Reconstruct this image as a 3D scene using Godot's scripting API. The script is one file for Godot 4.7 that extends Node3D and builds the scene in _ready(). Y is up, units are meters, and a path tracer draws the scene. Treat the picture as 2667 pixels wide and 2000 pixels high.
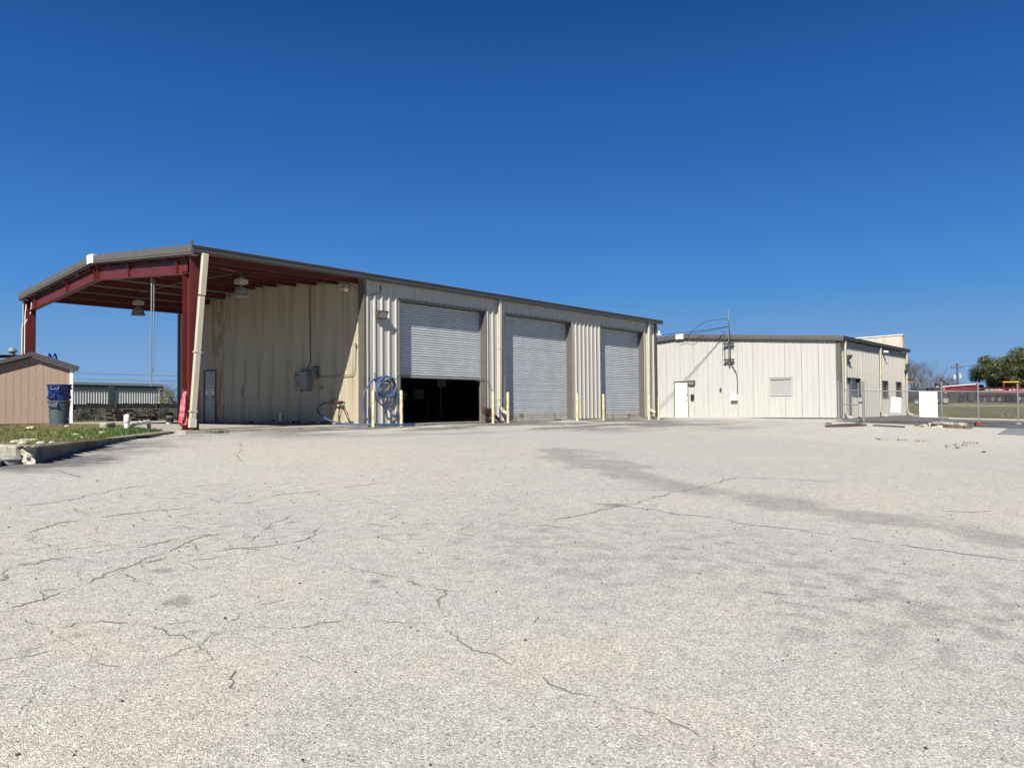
extends Node3D
# A metal workshop with a drive-through canopy and three roller doors, a second metal building behind it, seen across a pale paved yard.
# World: x runs along the workshop's front wall, z out of it, y up, metres; the workshop's front corner is the origin.

var M := {}
var taken := {}
var rng := RandomNumberGenerator.new()

class MB:
	var v := PackedVector3Array()
	var n := PackedVector3Array()
	var uv := PackedVector2Array()
	var uv2 := PackedVector2Array()
	var col := PackedColorArray()

	func tri(a: Vector3, b: Vector3, c: Vector3, na: Vector3, nb: Vector3, nc: Vector3) -> void:
		v.append(a); v.append(c); v.append(b)
		n.append(na); n.append(nc); n.append(nb)

	func quad(a: Vector3, b: Vector3, c: Vector3, d: Vector3) -> void:
		var m := (c - a).cross(d - b).normalized()
		tri(a, b, c, m, m, m)
		tri(a, c, d, m, m, m)

	func qo(a: Vector3, b: Vector3, c: Vector3, d: Vector3, cen: Vector3) -> void:
		if (c - a).cross(d - b).dot((a + b + c + d) * 0.25 - cen) < 0.0:
			quad(a, d, c, b)
		else:
			quad(a, b, c, d)

	func to(a: Vector3, b: Vector3, c: Vector3, cen: Vector3) -> void:
		var m := (b - a).cross(c - a).normalized()
		if m.dot((a + b + c) / 3.0 - cen) < 0.0:
			m = -m
			tri(a, c, b, m, m, m)
		else:
			tri(a, b, c, m, m, m)

	func box(c: Vector3, s: Vector3, b := Basis()) -> void:
		var h := s * 0.5
		var p := []
		for i in 8:
			p.append(c + b * Vector3(h.x if i & 1 else -h.x, h.y if i & 2 else -h.y, h.z if i & 4 else -h.z))
		for f in [[0, 1, 3, 2], [4, 5, 7, 6], [0, 1, 5, 4], [2, 3, 7, 6], [0, 2, 6, 4], [1, 3, 7, 5]]:
			qo(p[f[0]], p[f[1]], p[f[2]], p[f[3]], c)

	func ab(a: Vector3, b: Vector3) -> void:
		box((a + b) * 0.5, (b - a).abs())

	func cbox(c: Vector3, s: Vector3, bev := 0.01, b := Basis()) -> void:
		var h := s * 0.5
		var e := minf(bev, minf(h.x, minf(h.y, h.z)) * 0.9)
		var pt := func(k: int, sx: float, sy: float, sz: float) -> Vector3:
			var q := Vector3(h.x - e, h.y - e, h.z - e)
			q[k] = h[k]
			return c + b * Vector3(q.x * sx, q.y * sy, q.z * sz)
		for k in 3:
			for s1 in [-1.0, 1.0]:
				var a := []
				for t in [[-1.0, -1.0], [1.0, -1.0], [1.0, 1.0], [-1.0, 1.0]]:
					var g := Vector3.ZERO
					g[k] = s1; g[(k + 1) % 3] = t[0]; g[(k + 2) % 3] = t[1]
					a.append(pt.call(k, g.x, g.y, g.z))
				qo(a[0], a[1], a[2], a[3], c)
		for k in 3:
			var k1 := (k + 1) % 3
			var k2 := (k + 2) % 3
			for s1 in [-1.0, 1.0]:
				for s2 in [-1.0, 1.0]:
					var g0 := Vector3.ZERO
					g0[k1] = s1; g0[k2] = s2
					var g1 := g0
					g0[k] = -1.0; g1[k] = 1.0
					qo(pt.call(k1, g0.x, g0.y, g0.z), pt.call(k1, g1.x, g1.y, g1.z), pt.call(k2, g1.x, g1.y, g1.z), pt.call(k2, g0.x, g0.y, g0.z), c)
		for i in 8:
			var sx := 1.0 if i & 1 else -1.0
			var sy := 1.0 if i & 2 else -1.0
			var sz := 1.0 if i & 4 else -1.0
			to(pt.call(0, sx, sy, sz), pt.call(1, sx, sy, sz), pt.call(2, sx, sy, sz), c)

	func beam(a: Vector3, b: Vector3, w: float, h: float, up := Vector3.UP, bev := 0.0) -> void:
		var d := (b - a).normalized()
		var r := d.cross(up).normalized()
		var u := r.cross(d)
		if bev > 0.0:
			cbox((a + b) * 0.5, Vector3(w, h, a.distance_to(b)), bev, Basis(r, u, -d))
		else:
			box((a + b) * 0.5, Vector3(w, h, a.distance_to(b)), Basis(r, u, -d))

	func tube(p: Array, r0: float, sides := 8, r1 := -1.0, caps := true) -> void:
		var cnt := p.size()
		if r1 < 0.0:
			r1 = r0
		var rings := []
		var side := Vector3.ZERO
		for i in cnt:
			var d: Vector3
			if i == 0:
				d = p[1] - p[0]
			elif i == cnt - 1:
				d = p[i] - p[i - 1]
			else:
				d = p[i + 1] - p[i - 1]
			d = d.normalized()
			if side == Vector3.ZERO:
				side = d.cross(Vector3.UP if absf(d.y) < 0.9 else Vector3.RIGHT).normalized()
			else:
				side = (side - d * side.dot(d)).normalized()
			var up := side.cross(d)
			var r := lerpf(r0, r1, float(i) / (cnt - 1))
			var ring := []
			for k in sides:
				var a := TAU * k / sides
				var dir := side * cos(a) + up * sin(a)
				ring.append([p[i] + dir * r, dir])
			rings.append(ring)
		for i in cnt - 1:
			for k in sides:
				var q: Array = rings[i][k]
				var w: Array = rings[i][(k + 1) % sides]
				var e: Array = rings[i + 1][(k + 1) % sides]
				var f: Array = rings[i + 1][k]
				tri(q[0], f[0], e[0], q[1], f[1], e[1])
				tri(q[0], e[0], w[0], q[1], e[1], w[1])
		if caps:
			for t in [0, cnt - 1]:
				var cn: Vector3 = p[t]
				var inner: Vector3 = p[1] if t == 0 else p[cnt - 2]
				for k in sides:
					to(cn, rings[t][k][0], rings[t][(k + 1) % sides][0], inner)

	func lathe(prof: Array, segs: int, x: Transform3D) -> void:
		for i in prof.size() - 1:
			var a: Vector2 = prof[i]
			var b: Vector2 = prof[i + 1]
			var t := (b - a)
			var nn := Vector2(t.y, -t.x).normalized()
			for k in segs:
				var a0 := TAU * k / segs
				var a1 := TAU * (k + 1) / segs
				var c0 := Vector3(cos(a0), 0, -sin(a0))
				var c1 := Vector3(cos(a1), 0, -sin(a1))
				var n0 := x.basis * (c0 * nn.x + Vector3.UP * nn.y)
				var n1 := x.basis * (c1 * nn.x + Vector3.UP * nn.y)
				n0 = n0.normalized(); n1 = n1.normalized()
				var p0 := x * (c0 * a.x + Vector3.UP * a.y)
				var p1 := x * (c1 * a.x + Vector3.UP * a.y)
				var p2 := x * (c1 * b.x + Vector3.UP * b.y)
				var p3 := x * (c0 * b.x + Vector3.UP * b.y)
				if a.x > 1e-5:
					tri(p0, p1, p2, n0, n1, n1)
				if b.x > 1e-5:
					tri(p0, p2, p3, n0, n1, n0)

	func prism(poly: PackedVector2Array, x: Transform3D, depth: float) -> void:
		if Geometry2D.is_polygon_clockwise(poly):
			poly.reverse()
		var idx := Geometry2D.triangulate_polygon(poly)
		var zn := (x.basis * Vector3.BACK).normalized()
		var P := func(i: int, z: float) -> Vector3:
			return x * Vector3(poly[i].x, poly[i].y, z)
		for t in range(0, idx.size(), 3):
			var a: Vector3 = P.call(idx[t], depth)
			var b: Vector3 = P.call(idx[t + 1], depth)
			var c: Vector3 = P.call(idx[t + 2], depth)
			to(a, b, c, a - zn)
			a = P.call(idx[t], 0.0); b = P.call(idx[t + 1], 0.0); c = P.call(idx[t + 2], 0.0)
			to(a, b, c, a + zn)
		for i in poly.size():
			var j := (i + 1) % poly.size()
			quad(P.call(i, 0.0), P.call(j, 0.0), P.call(j, depth), P.call(i, depth))

	func mesh() -> ArrayMesh:
		var arr := []
		arr.resize(Mesh.ARRAY_MAX)
		arr[Mesh.ARRAY_VERTEX] = v
		arr[Mesh.ARRAY_NORMAL] = n
		if uv.size() == v.size():
			arr[Mesh.ARRAY_TEX_UV] = uv
		if uv2.size() == v.size():
			arr[Mesh.ARRAY_TEX_UV2] = uv2
		if col.size() == v.size():
			arr[Mesh.ARRAY_COLOR] = col
		var m := ArrayMesh.new()
		m.add_surface_from_arrays(Mesh.PRIMITIVE_TRIANGLES, arr)
		return m

# ---------------------------------------------------------------- naming and placing
func numbered(called: String) -> String:
	if not taken.has(called):
		taken[called] = 0
		return called
	taken[called] += 1
	return "%s_%03d" % [called, taken[called]]

func tag(o: Node, label: String, category: String, group := "") -> void:
	o.set_meta("label", label)
	o.set_meta("category", category)
	if group != "":
		o.set_meta("group", group)

func obj(called: String, mb: MB, m: Material, parent: Node = null) -> MeshInstance3D:
	var o := MeshInstance3D.new()
	o.mesh = mb.mesh()
	o.material_override = m
	o.cast_shadow = GeometryInstance3D.SHADOW_CASTING_SETTING_ON
	if parent == null:
		o.name = numbered(called)
		add_child(o)
	else:
		o.name = called
		parent.add_child(o, true)
	return o

func thing(called: String, label: String, category: String, at := Vector3.ZERO, turn := 0.0, group := "") -> Node3D:
	var o := Node3D.new()
	o.name = numbered(called)
	add_child(o)
	o.position = at
	o.rotation.y = turn
	tag(o, label, category, group)
	return o

func one(called: String, mb: MB, m: Material, label: String, category: String, group := "") -> MeshInstance3D:
	var o := obj(called, mb, m)
	tag(o, label, category, group)
	return o

func structure(called: String, mb: MB, m: Material) -> MeshInstance3D:
	var o := obj(called, mb, m)
	o.set_meta("kind", "structure")
	return o

func copy(src: Node3D, at: Vector3, turn: float, label: String) -> Node3D:
	var c: Node3D = src.duplicate()
	c.name = numbered(String(src.name))
	add_child(c)
	c.position = at
	c.rotation.y = turn
	c.set_meta("label", label)
	return c

# ---------------------------------------------------------------- textures and materials
func lin(r: float, g: float, b: float) -> Color:
	return Color(r, g, b).linear_to_srgb()

func noise(seed_: int, freq: float, octaves := 4, kind := FastNoiseLite.TYPE_SIMPLEX_SMOOTH) -> FastNoiseLite:
	var f := FastNoiseLite.new()
	f.seed = seed_
	f.frequency = freq
	f.noise_type = kind
	f.fractal_octaves = octaves
	f.fractal_type = FastNoiseLite.FRACTAL_FBM if octaves > 1 else FastNoiseLite.FRACTAL_NONE
	return f

# a seamless picture of noise run through a ramp of linear colours [[position, r, g, b], ...]
func noise_tex(seed_: int, freq: float, ramp: Array, size := 256, octaves := 4, kind := FastNoiseLite.TYPE_SIMPLEX_SMOOTH) -> ImageTexture:
	var img := noise(seed_, freq, octaves, kind).get_seamless_image(size, size)
	img.convert(Image.FORMAT_L8)
	var src := img.get_data()
	var lut := []
	for i in 256:
		var t := i / 255.0
		var k := 0
		while k < ramp.size() - 2 and t > ramp[k + 1][0]:
			k += 1
		var f := clampf((t - ramp[k][0]) / (ramp[k + 1][0] - ramp[k][0]), 0.0, 1.0)
		lut.append(lin(lerpf(ramp[k][1], ramp[k + 1][1], f), lerpf(ramp[k][2], ramp[k + 1][2], f), lerpf(ramp[k][3], ramp[k + 1][3], f)))
	var out := PackedByteArray()
	out.resize(size * size * 3)
	for i in size * size:
		var c: Color = lut[src[i]]
		out[i * 3] = int(clampf(c.r, 0.0, 1.0) * 255.0)
		out[i * 3 + 1] = int(clampf(c.g, 0.0, 1.0) * 255.0)
		out[i * 3 + 2] = int(clampf(c.b, 0.0, 1.0) * 255.0)
	var im := Image.create_from_data(size, size, false, Image.FORMAT_RGB8, out)
	return ImageTexture.create_from_image(im)

func mat(r: float, g: float, b: float, rough := 0.6, metal := 0.0, tex: Texture2D = null, scale := Vector3.ONE) -> StandardMaterial3D:
	var m := StandardMaterial3D.new()
	var k := 0.74 if r < 0.76 else 0.95
	m.albedo_color = lin(r * k, g * k, b * k)
	m.roughness = rough
	m.metallic = metal
	if tex != null:
		m.albedo_texture = tex
		m.uv1_triplanar = true
		m.uv1_world_triplanar = true
		m.uv1_scale = scale
	return m

func make_materials() -> void:
	var streak := noise_tex(11, 0.02, [[0.0, 0.80, 0.785, 0.75], [0.45, 0.95, 0.945, 0.935], [1.0, 1.0, 1.0, 1.0]], 256, 5)
	var grime := noise_tex(12, 0.012, [[0.0, 0.55, 0.47, 0.36], [0.35, 0.86, 0.83, 0.77], [0.7, 1.0, 1.0, 1.0], [1.0, 1.0, 1.0, 1.0]], 256, 5)
	var soft := noise_tex(13, 0.015, [[0.0, 0.78, 0.78, 0.78], [1.0, 1.0, 1.0, 1.0]], 256, 5)
	var worn := noise_tex(14, 0.03, [[0.0, 0.42, 0.30, 0.18], [0.28, 0.72, 0.62, 0.48], [0.42, 1.0, 1.0, 1.0], [1.0, 1.0, 1.0, 1.0]], 256, 5)
	var stone := noise_tex(15, 0.03, [[0.0, 0.5, 0.48, 0.45], [0.5, 0.85, 0.84, 0.82], [1.0, 1.0, 1.0, 1.0]], 256, 5)
	M.front_wall = mat(0.58, 0.565, 0.51, 0.45, 0.0, streak, Vector3(1.1, 0.07, 1.1))
	M.side_wall = mat(0.53, 0.475, 0.35, 0.5, 0.0, grime, Vector3(0.55, 0.05, 0.55))
	M.side_wall_rust = mat(0.56, 0.49, 0.36, 0.55, 0.0, noise_tex(22, 0.02, [[0.0, 0.40, 0.24, 0.12], [0.4, 0.72, 0.58, 0.42], [0.65, 0.95, 0.93, 0.9], [1.0, 1.0, 1.0, 1.0]], 256, 5), Vector3(0.8, 0.17, 0.8))
	M.gable_wall = mat(0.575, 0.585, 0.56, 0.5, 0.0, noise_tex(21, 0.02, [[0.0, 0.88, 0.87, 0.84], [0.5, 0.97, 0.97, 0.965], [1.0, 1.0, 1.0, 1.0]], 256, 5), Vector3(0.5, 0.08, 0.5))
	M.trim = mat(0.105, 0.092, 0.08, 0.45, 0.0, soft, Vector3(0.7, 0.7, 0.7))
	M.trim_rake = mat(0.155, 0.14, 0.12, 0.45, 0.0, soft, Vector3(0.7, 0.7, 0.7))
	M.cream = mat(0.70, 0.66, 0.50, 0.4, 0.0, soft, Vector3(0.8, 0.3, 0.8))
	M.shutter = mat(0.64, 0.67, 0.69, 0.4, 0.0, soft, Vector3(0.3, 0.3, 0.3))
	M.shutter_rust = mat(0.52, 0.50, 0.45, 0.5, 0.0, worn, Vector3(0.22, 0.22, 0.22))
	M.red = mat(0.15, 0.023, 0.021, 0.5, 0.0, soft, Vector3(0.9, 0.3, 0.9))
	M.roof_under = mat(0.36, 0.36, 0.34, 0.5, 0.0, soft, Vector3(0.5, 0.5, 0.5))
	M.white = mat(0.82, 0.82, 0.81, 0.45)
	M.plastic_white = mat(0.78, 0.78, 0.74, 0.4, 0.0, soft, Vector3(2, 2, 2))
	M.door = mat(0.55, 0.53, 0.45, 0.45, 0.0, grime, Vector3(0.6, 0.3, 0.6))
	M.white_door = mat(0.82, 0.82, 0.78, 0.4)
	M.yellow = mat(0.75, 0.68, 0.43, 0.5, 0.0, worn, Vector3(0.9, 0.6, 0.9))
	M.hose = mat(0.055, 0.11, 0.24, 0.55)
	M.steel = mat(0.36, 0.37, 0.38, 0.4, 0.6, soft, Vector3(2, 0.5, 2))
	M.galv = mat(0.33, 0.35, 0.36, 0.45, 0.4)
	M.grey_box = mat(0.34, 0.35, 0.34, 0.45, 0.0, soft, Vector3(1, 1, 1))
	M.dark_grey = mat(0.07, 0.072, 0.075, 0.5)
	M.black = mat(0.018, 0.018, 0.02, 0.55)
	M.rubber = mat(0.025, 0.025, 0.027, 0.6)
	M.rust = mat(0.13, 0.04, 0.022, 0.75, 0.0, stone, Vector3(3, 3, 3))
	M.rust_dark = mat(0.05, 0.02, 0.013, 0.8, 0.0, stone, Vector3(3, 3, 3))
	M.bronze = mat(0.085, 0.075, 0.065, 0.45, 0.2)
	M.glass_dark = mat(0.03, 0.045, 0.05, 0.06)
	M.lens = mat(0.45, 0.47, 0.45, 0.15)
	M.concrete = mat(0.50, 0.47, 0.41, 0.85, 0.0, stone, Vector3(0.35, 0.35, 0.35))
	M.kerb = mat(0.44, 0.41, 0.345, 0.9, 0.0, noise_tex(16, 0.02, [[0.0, 0.35, 0.33, 0.29], [0.4, 0.7, 0.68, 0.63], [0.75, 1.0, 0.98, 0.93], [1.0, 1.0, 1.0, 1.0]], 256, 6), Vector3(0.55, 0.8, 0.55))
	M.limestone = mat(0.74, 0.69, 0.58, 0.9, 0.0, stone, Vector3(1.5, 1.5, 1.5))
	M.brown_stone = mat(0.20, 0.155, 0.125, 0.9, 0.0, stone, Vector3(1.2, 1.2, 1.2))
	M.tan = mat(0.49, 0.375, 0.29, 0.8, 0.0, noise_tex(17, 0.05, [[0.0, 0.82, 0.80, 0.78], [1.0, 1.0, 1.0, 1.0]], 256, 5), Vector3(1.2, 0.3, 1.2))
	M.shingle = mat(0.11, 0.10, 0.105, 0.85, 0.0, stone, Vector3(2, 2, 2))
	M.maroon = mat(0.15, 0.06, 0.05, 0.8, 0.0, stone, Vector3(2, 2, 2))
	M.blue_can = mat(0.016, 0.042, 0.20, 0.4)
	M.grey_can = mat(0.085, 0.12, 0.145, 0.45)
	M.cloth_red = mat(0.72, 0.5, 0.52, 0.85, 0.0, noise_tex(18, 0.02, [[0.0, 0.5, 0.06, 0.08], [0.5, 0.75, 0.16, 0.19], [0.68, 0.9, 0.4, 0.45], [1.0, 1.0, 0.95, 0.95]], 128, 3), Vector3(1.5, 1.0, 1.5))
	M.wood = mat(0.10, 0.088, 0.075, 0.85, 0.0, stone, Vector3(2, 2, 2))
	M.far_green = mat(0.34, 0.42, 0.37, 0.6)
	M.far_green_dark = mat(0.07, 0.10, 0.10, 0.6)
	M.far_wall = mat(0.70, 0.70, 0.66, 0.6)
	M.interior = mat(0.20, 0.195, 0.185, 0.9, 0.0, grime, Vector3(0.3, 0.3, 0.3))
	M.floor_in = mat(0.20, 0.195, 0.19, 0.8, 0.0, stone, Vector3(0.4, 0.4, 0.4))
	M.sign_white = mat(0.80, 0.82, 0.83, 0.5)
	M.print_red = mat(0.36, 0.02, 0.03, 0.6)
	M.print_blue = mat(0.03, 0.03, 0.20, 0.6)
	M.cream_wall = mat(0.68, 0.60, 0.50, 0.8, 0.0, noise_tex(19, 0.02, [[0.0, 0.8, 0.78, 0.75], [1.0, 1.0, 1.0, 1.0]], 256, 5), Vector3(0.3, 0.08, 0.3))
	M.road = mat(0.17, 0.175, 0.185, 0.9, 0.0, noise_tex(20, 0.02, [[0.0, 0.35, 0.35, 0.37], [0.6, 0.6, 0.6, 0.6], [1.0, 1.0, 0.98, 0.95]], 256, 6), Vector3(0.12, 0.12, 0.12))
	M.bark = mat(0.10, 0.08, 0.065, 0.9)
	M.twig = mat(0.16, 0.135, 0.12, 0.9)
	M.machine_red = mat(0.32, 0.03, 0.035, 0.4)
	M.machine_dark = mat(0.018, 0.02, 0.026, 0.55)
	M.machine_orange = mat(0.62, 0.26, 0.05, 0.5)
	M.machine_yellow = mat(0.72, 0.45, 0.04, 0.5)
	M.slope_steel = mat(0.115, 0.06, 0.05, 0.8, 0.0, stone, Vector3(1.0, 1.0, 1.0))
	M.brick_red = mat(0.20, 0.06, 0.045, 0.8, 0.0, stone, Vector3(4, 4, 4))

# ---------------------------------------------------------------- ground
func sst(a: float, b: float, x: float) -> float:
	var t := clampf((x - a) / (b - a), 0.0, 1.0)
	return t * t * (3.0 - 2.0 * t)

# the yard falls away from the workshop towards the street; the field behind the fence climbs a little
func gh(x: float, z: float) -> float:
	var a := -0.03 - 0.047 * maxf(z, 0.0) - 0.012 * maxf(0.0, -x - 2.0)
	var b := -0.15 - 0.022 * maxf(z, 0.0)
	return lerpf(a, b, sst(8.0, 24.0, x)) + clampf(x - 48.0, 0.0, 60.0) * 0.02

func on_ground(x: float, z: float, up := 0.0) -> Vector3:
	return Vector3(x, gh(x, z) + up, z)

var kerb_line := [Vector2(-11.1, 4.8), Vector2(-10.43, 3.94), Vector2(-9.24, 2.5), Vector2(-8.26, 1.47), Vector2(-6.99, 0.3), Vector2(-6.12, -0.35)]

func lawn_y(_x: float, z: float) -> float:
	return -0.065 + 0.165 * sst(1.5, -4.0, z)

func seg_dist(p: Vector2, line: Array) -> float:
	var best := 1e9
	for i in line.size() - 1:
		best = minf(best, p.distance_to(Geometry2D.get_closest_point_to_segment(p, line[i], line[i + 1])))
	return best

func sheet(xs: Array, zs: Array, height: Callable, uv_tile: float, macro := Rect2()) -> MB:
	var mb := MB.new()
	for i in xs.size() - 1:
		for j in zs.size() - 1:
			var p := []
			for q in [[i, j + 1], [i + 1, j + 1], [i + 1, j], [i, j]]:
				var x: float = xs[q[0]]
				var z: float = zs[q[1]]
				p.append(Vector3(x, height.call(x, z), z))
			mb.quad(p[0], p[1], p[2], p[3])
	for k in mb.v.size():
		mb.uv.append(Vector2(mb.v[k].x, mb.v[k].z) / uv_tile)
		if macro.size.x > 0.0:
			mb.uv2.append((Vector2(mb.v[k].x, mb.v[k].z) - macro.position) / macro.size)
	return mb

func span(a: float, b: float, step: float) -> Array:
	var out := []
	var cnt := int(ceil((b - a) / step))
	for i in cnt + 1:
		out.append(lerpf(a, b, float(i) / cnt))
	return out

# crushed-limestone chips bedded in old binder: colour and relief, tiling every 2.6 m
func chip_textures() -> Array:
	var size := 1024
	var f := noise(31, 0.25, 1, FastNoiseLite.TYPE_CELLULAR)
	f.cellular_return_type = FastNoiseLite.RETURN_CELL_VALUE
	f.cellular_jitter = 1.0
	var cell := f.get_image(size, size)
	f.cellular_return_type = FastNoiseLite.RETURN_DISTANCE2_SUB
	var edge := f.get_image(size, size)
	var cloud := noise(32, 0.012, 4).get_seamless_image(size, size)
	for im in [cell, edge, cloud]:
		im.convert(Image.FORMAT_L8)
	var dc: PackedByteArray = cell.get_data()
	var de: PackedByteArray = edge.get_data()
	var dn: PackedByteArray = cloud.get_data()
	var tint := []
	for i in 256:
		var h := fposmod(i * 0.618034, 1.0)
		var l := 0.48 + 0.44 * (i / 255.0)
		if h < 0.008:
			l *= 0.35
		elif h > 0.80:
			l = 1.0
		var w := fposmod(i * 0.377, 1.0)
		tint.append(Vector3(l * (1.0 + 0.03 * w), l * (1.0 + 0.004 * w), l * (0.985 - 0.055 * w)))
	var out := PackedByteArray()
	out.resize(size * size * 3)
	var hgt := PackedByteArray()
	hgt.resize(size * size)
	var srgb := PackedByteArray()
	srgb.resize(1025)
	for i in 1025:
		srgb[i] = int(pow(i / 1024.0, 1.0 / 2.2) * 255.0)
	for i in size * size:
		var t: Vector3 = tint[dc[i]]
		var e := de[i] / 255.0
		var gap := clampf(e * 4.8, 0.0, 1.0)
		var k := lerpf(0.42, 1.0, gap) * (0.86 + 0.22 * dn[i] / 255.0)
		out[i * 3] = srgb[mini(1024, int(t.x * k * 1024.0))]
		out[i * 3 + 1] = srgb[mini(1024, int(t.y * k * 1024.0))]
		out[i * 3 + 2] = srgb[mini(1024, int(t.z * k * 1024.0))]
		hgt[i] = int(clampf(gap * (0.55 + 0.45 * dc[i] / 255.0), 0.0, 1.0) * 255.0)
	return [ImageTexture.create_from_image(Image.create_from_data(size, size, false, Image.FORMAT_RGB8, out)), ImageTexture.create_from_image(Image.create_from_data(size, size, false, Image.FORMAT_L8, hgt))]

# stains, worn tracks, oil drips and bare limestone over the yard (matter, not shade): one picture over the whole yard
func yard_map(area: Rect2, w: int, h: int) -> ImageTexture:
	var n1 := noise(41, 0.11, 3)
	var n2 := noise(42, 0.7, 4)
	var n3 := noise(43, 0.35, 5)
	var n4 := noise(44, 2.6, 3)
	var track := [Vector2(-1.6, 9.0), Vector2(-2.7, 10.2), Vector2(-4.36, 12.5), Vector2(-5.07, 14.0), Vector2(-5.6, 15.9), Vector2(-5.9, 17.8), Vector2(-6.4, 19.5)]
	var drips := [-12.91, 13.3, 0.16, -13.27, 14.19, 0.2, -14.01, 14.46, 0.11, -14.29, 14.51, 0.08, -13.49, 14.88, 0.06, -13.43, 15.0, 0.06, -11.93, 14.77, 0.09, -11.98, 14.94, 0.06, -10.91, 14.7, 0.08, -11.18, 15.1, 0.06, -11.39, 15.3, 0.08, -11.0, 14.3, 0.08, -10.51, 13.64, 0.12, -9.5, 16.12, 0.09, -8.5, 16.18, 0.08, -8.5, 16.83, 0.09, -7.75, 15.59, 0.08, -7.36, 14.09, 0.22, -10.28, 14.13, 0.08, -13.64, 15.21, 0.05, -9.06, 16.0, 0.08]
	var out := PackedByteArray()
	out.resize(w * h * 3)
	var srgb := PackedByteArray()
	srgb.resize(1025)
	for i in 1025:
		srgb[i] = int(pow(i / 1024.0, 1.0 / 2.2) * 255.0)
	for j in h:
		var z := area.position.y + area.size.y * (j + 0.5) / h
		for i in w:
			var x := area.position.x + area.size.x * (i + 0.5) / w
			var a := n1.get_noise_2d(x, z)
			var b := n2.get_noise_2d(x, z)
			var c := n3.get_noise_2d(x * 0.45, z * 1.7)
			var d := n4.get_noise_2d(x, z)
			var l := 0.915 + 0.045 * a + 0.045 * b + 0.04 * d
			var warm := 0.015 + 0.06 * (a + 0.7 * b)
			# black wear and tyre marks along the apron, in streaks that follow the wall
			var ap := sst(5.0 + 4.0 * sst(1.0, 7.0, x), 1.0, z + 1.4 * a) * sst(-6.5, -1.0, x + z * 0.4) * sst(24.0, 14.0, x)
			var wear := ap * clampf(0.55 + 0.25 * sst(1.0, 7.0, x) + 2.4 * c + 0.7 * b, 0.0, 1.0)
			# dirt washed along the kerb
			var p := Vector2(x, z)
			if x < -4.0 and z < 7.5 and z > -2.5:
				wear = maxf(wear, sst(1.9, 0.3, seg_dist(p, kerb_line) + 0.8 * b) * clampf(0.66 + 1.3 * c, 0.0, 1.0))
			# the long dark track across the yard
			if z > 8.0 and x > -9.0 and x < 1.0:
				var tw := seg_dist(p, track) * (1.0 if z > 11.5 else 0.75)
				wear = maxf(wear, sst(0.75, 0.15, tw + 0.55 * b + 0.3 * a + 0.25 * d) * 0.36)
			# gritty, darker ground on the near right
			var gr := sst(2.4, 0.4, p.distance_to(Vector2(-9.7, 18.2)) + 0.9 * a + 0.9 * b)
			wear = maxf(wear, gr * clampf(0.10 + 0.8 * d + 0.25 * b, 0.0, 0.32))
			var gq := sst(2.6, 0.6, p.distance_to(Vector2(-9.6, 15.4)) + 1.2 * a + 0.8 * b)
			wear = maxf(wear, gq * clampf(0.08 + 0.5 * d + 0.15 * b, 0.0, 0.22))
			for k in range(0, drips.size(), 3):
				var dx: float = x - drips[k]
				var dz: float = z - drips[k + 1]
				if absf(dx) + absf(dz) < 0.6:
					wear = maxf(wear, 0.5 * sst(1.0, 0.55, sqrt(dx * dx + dz * dz) / (drips[k + 2] * 0.72) + 0.7 * b + 0.8 * d))
			# pale fines near the canopy and on the far right
			var pale := sst(6.0, 1.5, p.distance_to(Vector2(-8.0, 7.0)) + 2.5 * a) * 0.6
			pale = maxf(pale, sst(7.0, 13.0, x + 4.0 * a) * sst(6.0, 10.0, z + 2.0 * b))
			l += pale * 0.09
			warm += pale * 0.035
			var base := Vector3(l * (1.0 + warm * 0.5), l, l * (1.0 - warm * 1.2))
			base = base.lerp(Vector3(0.24, 0.25, 0.27), clampf(wear * (1.0 + 0.5 * d), 0.0, 0.9))
			var o := (j * w + i) * 3
			out[o] = srgb[clampi(int(base.x * 1024.0), 0, 1024)]
			out[o + 1] = srgb[clampi(int(base.y * 1024.0), 0, 1024)]
			out[o + 2] = srgb[clampi(int(base.z * 1024.0), 0, 1024)]
	return ImageTexture.create_from_image(Image.create_from_data(w, h, false, Image.FORMAT_RGB8, out))

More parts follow.
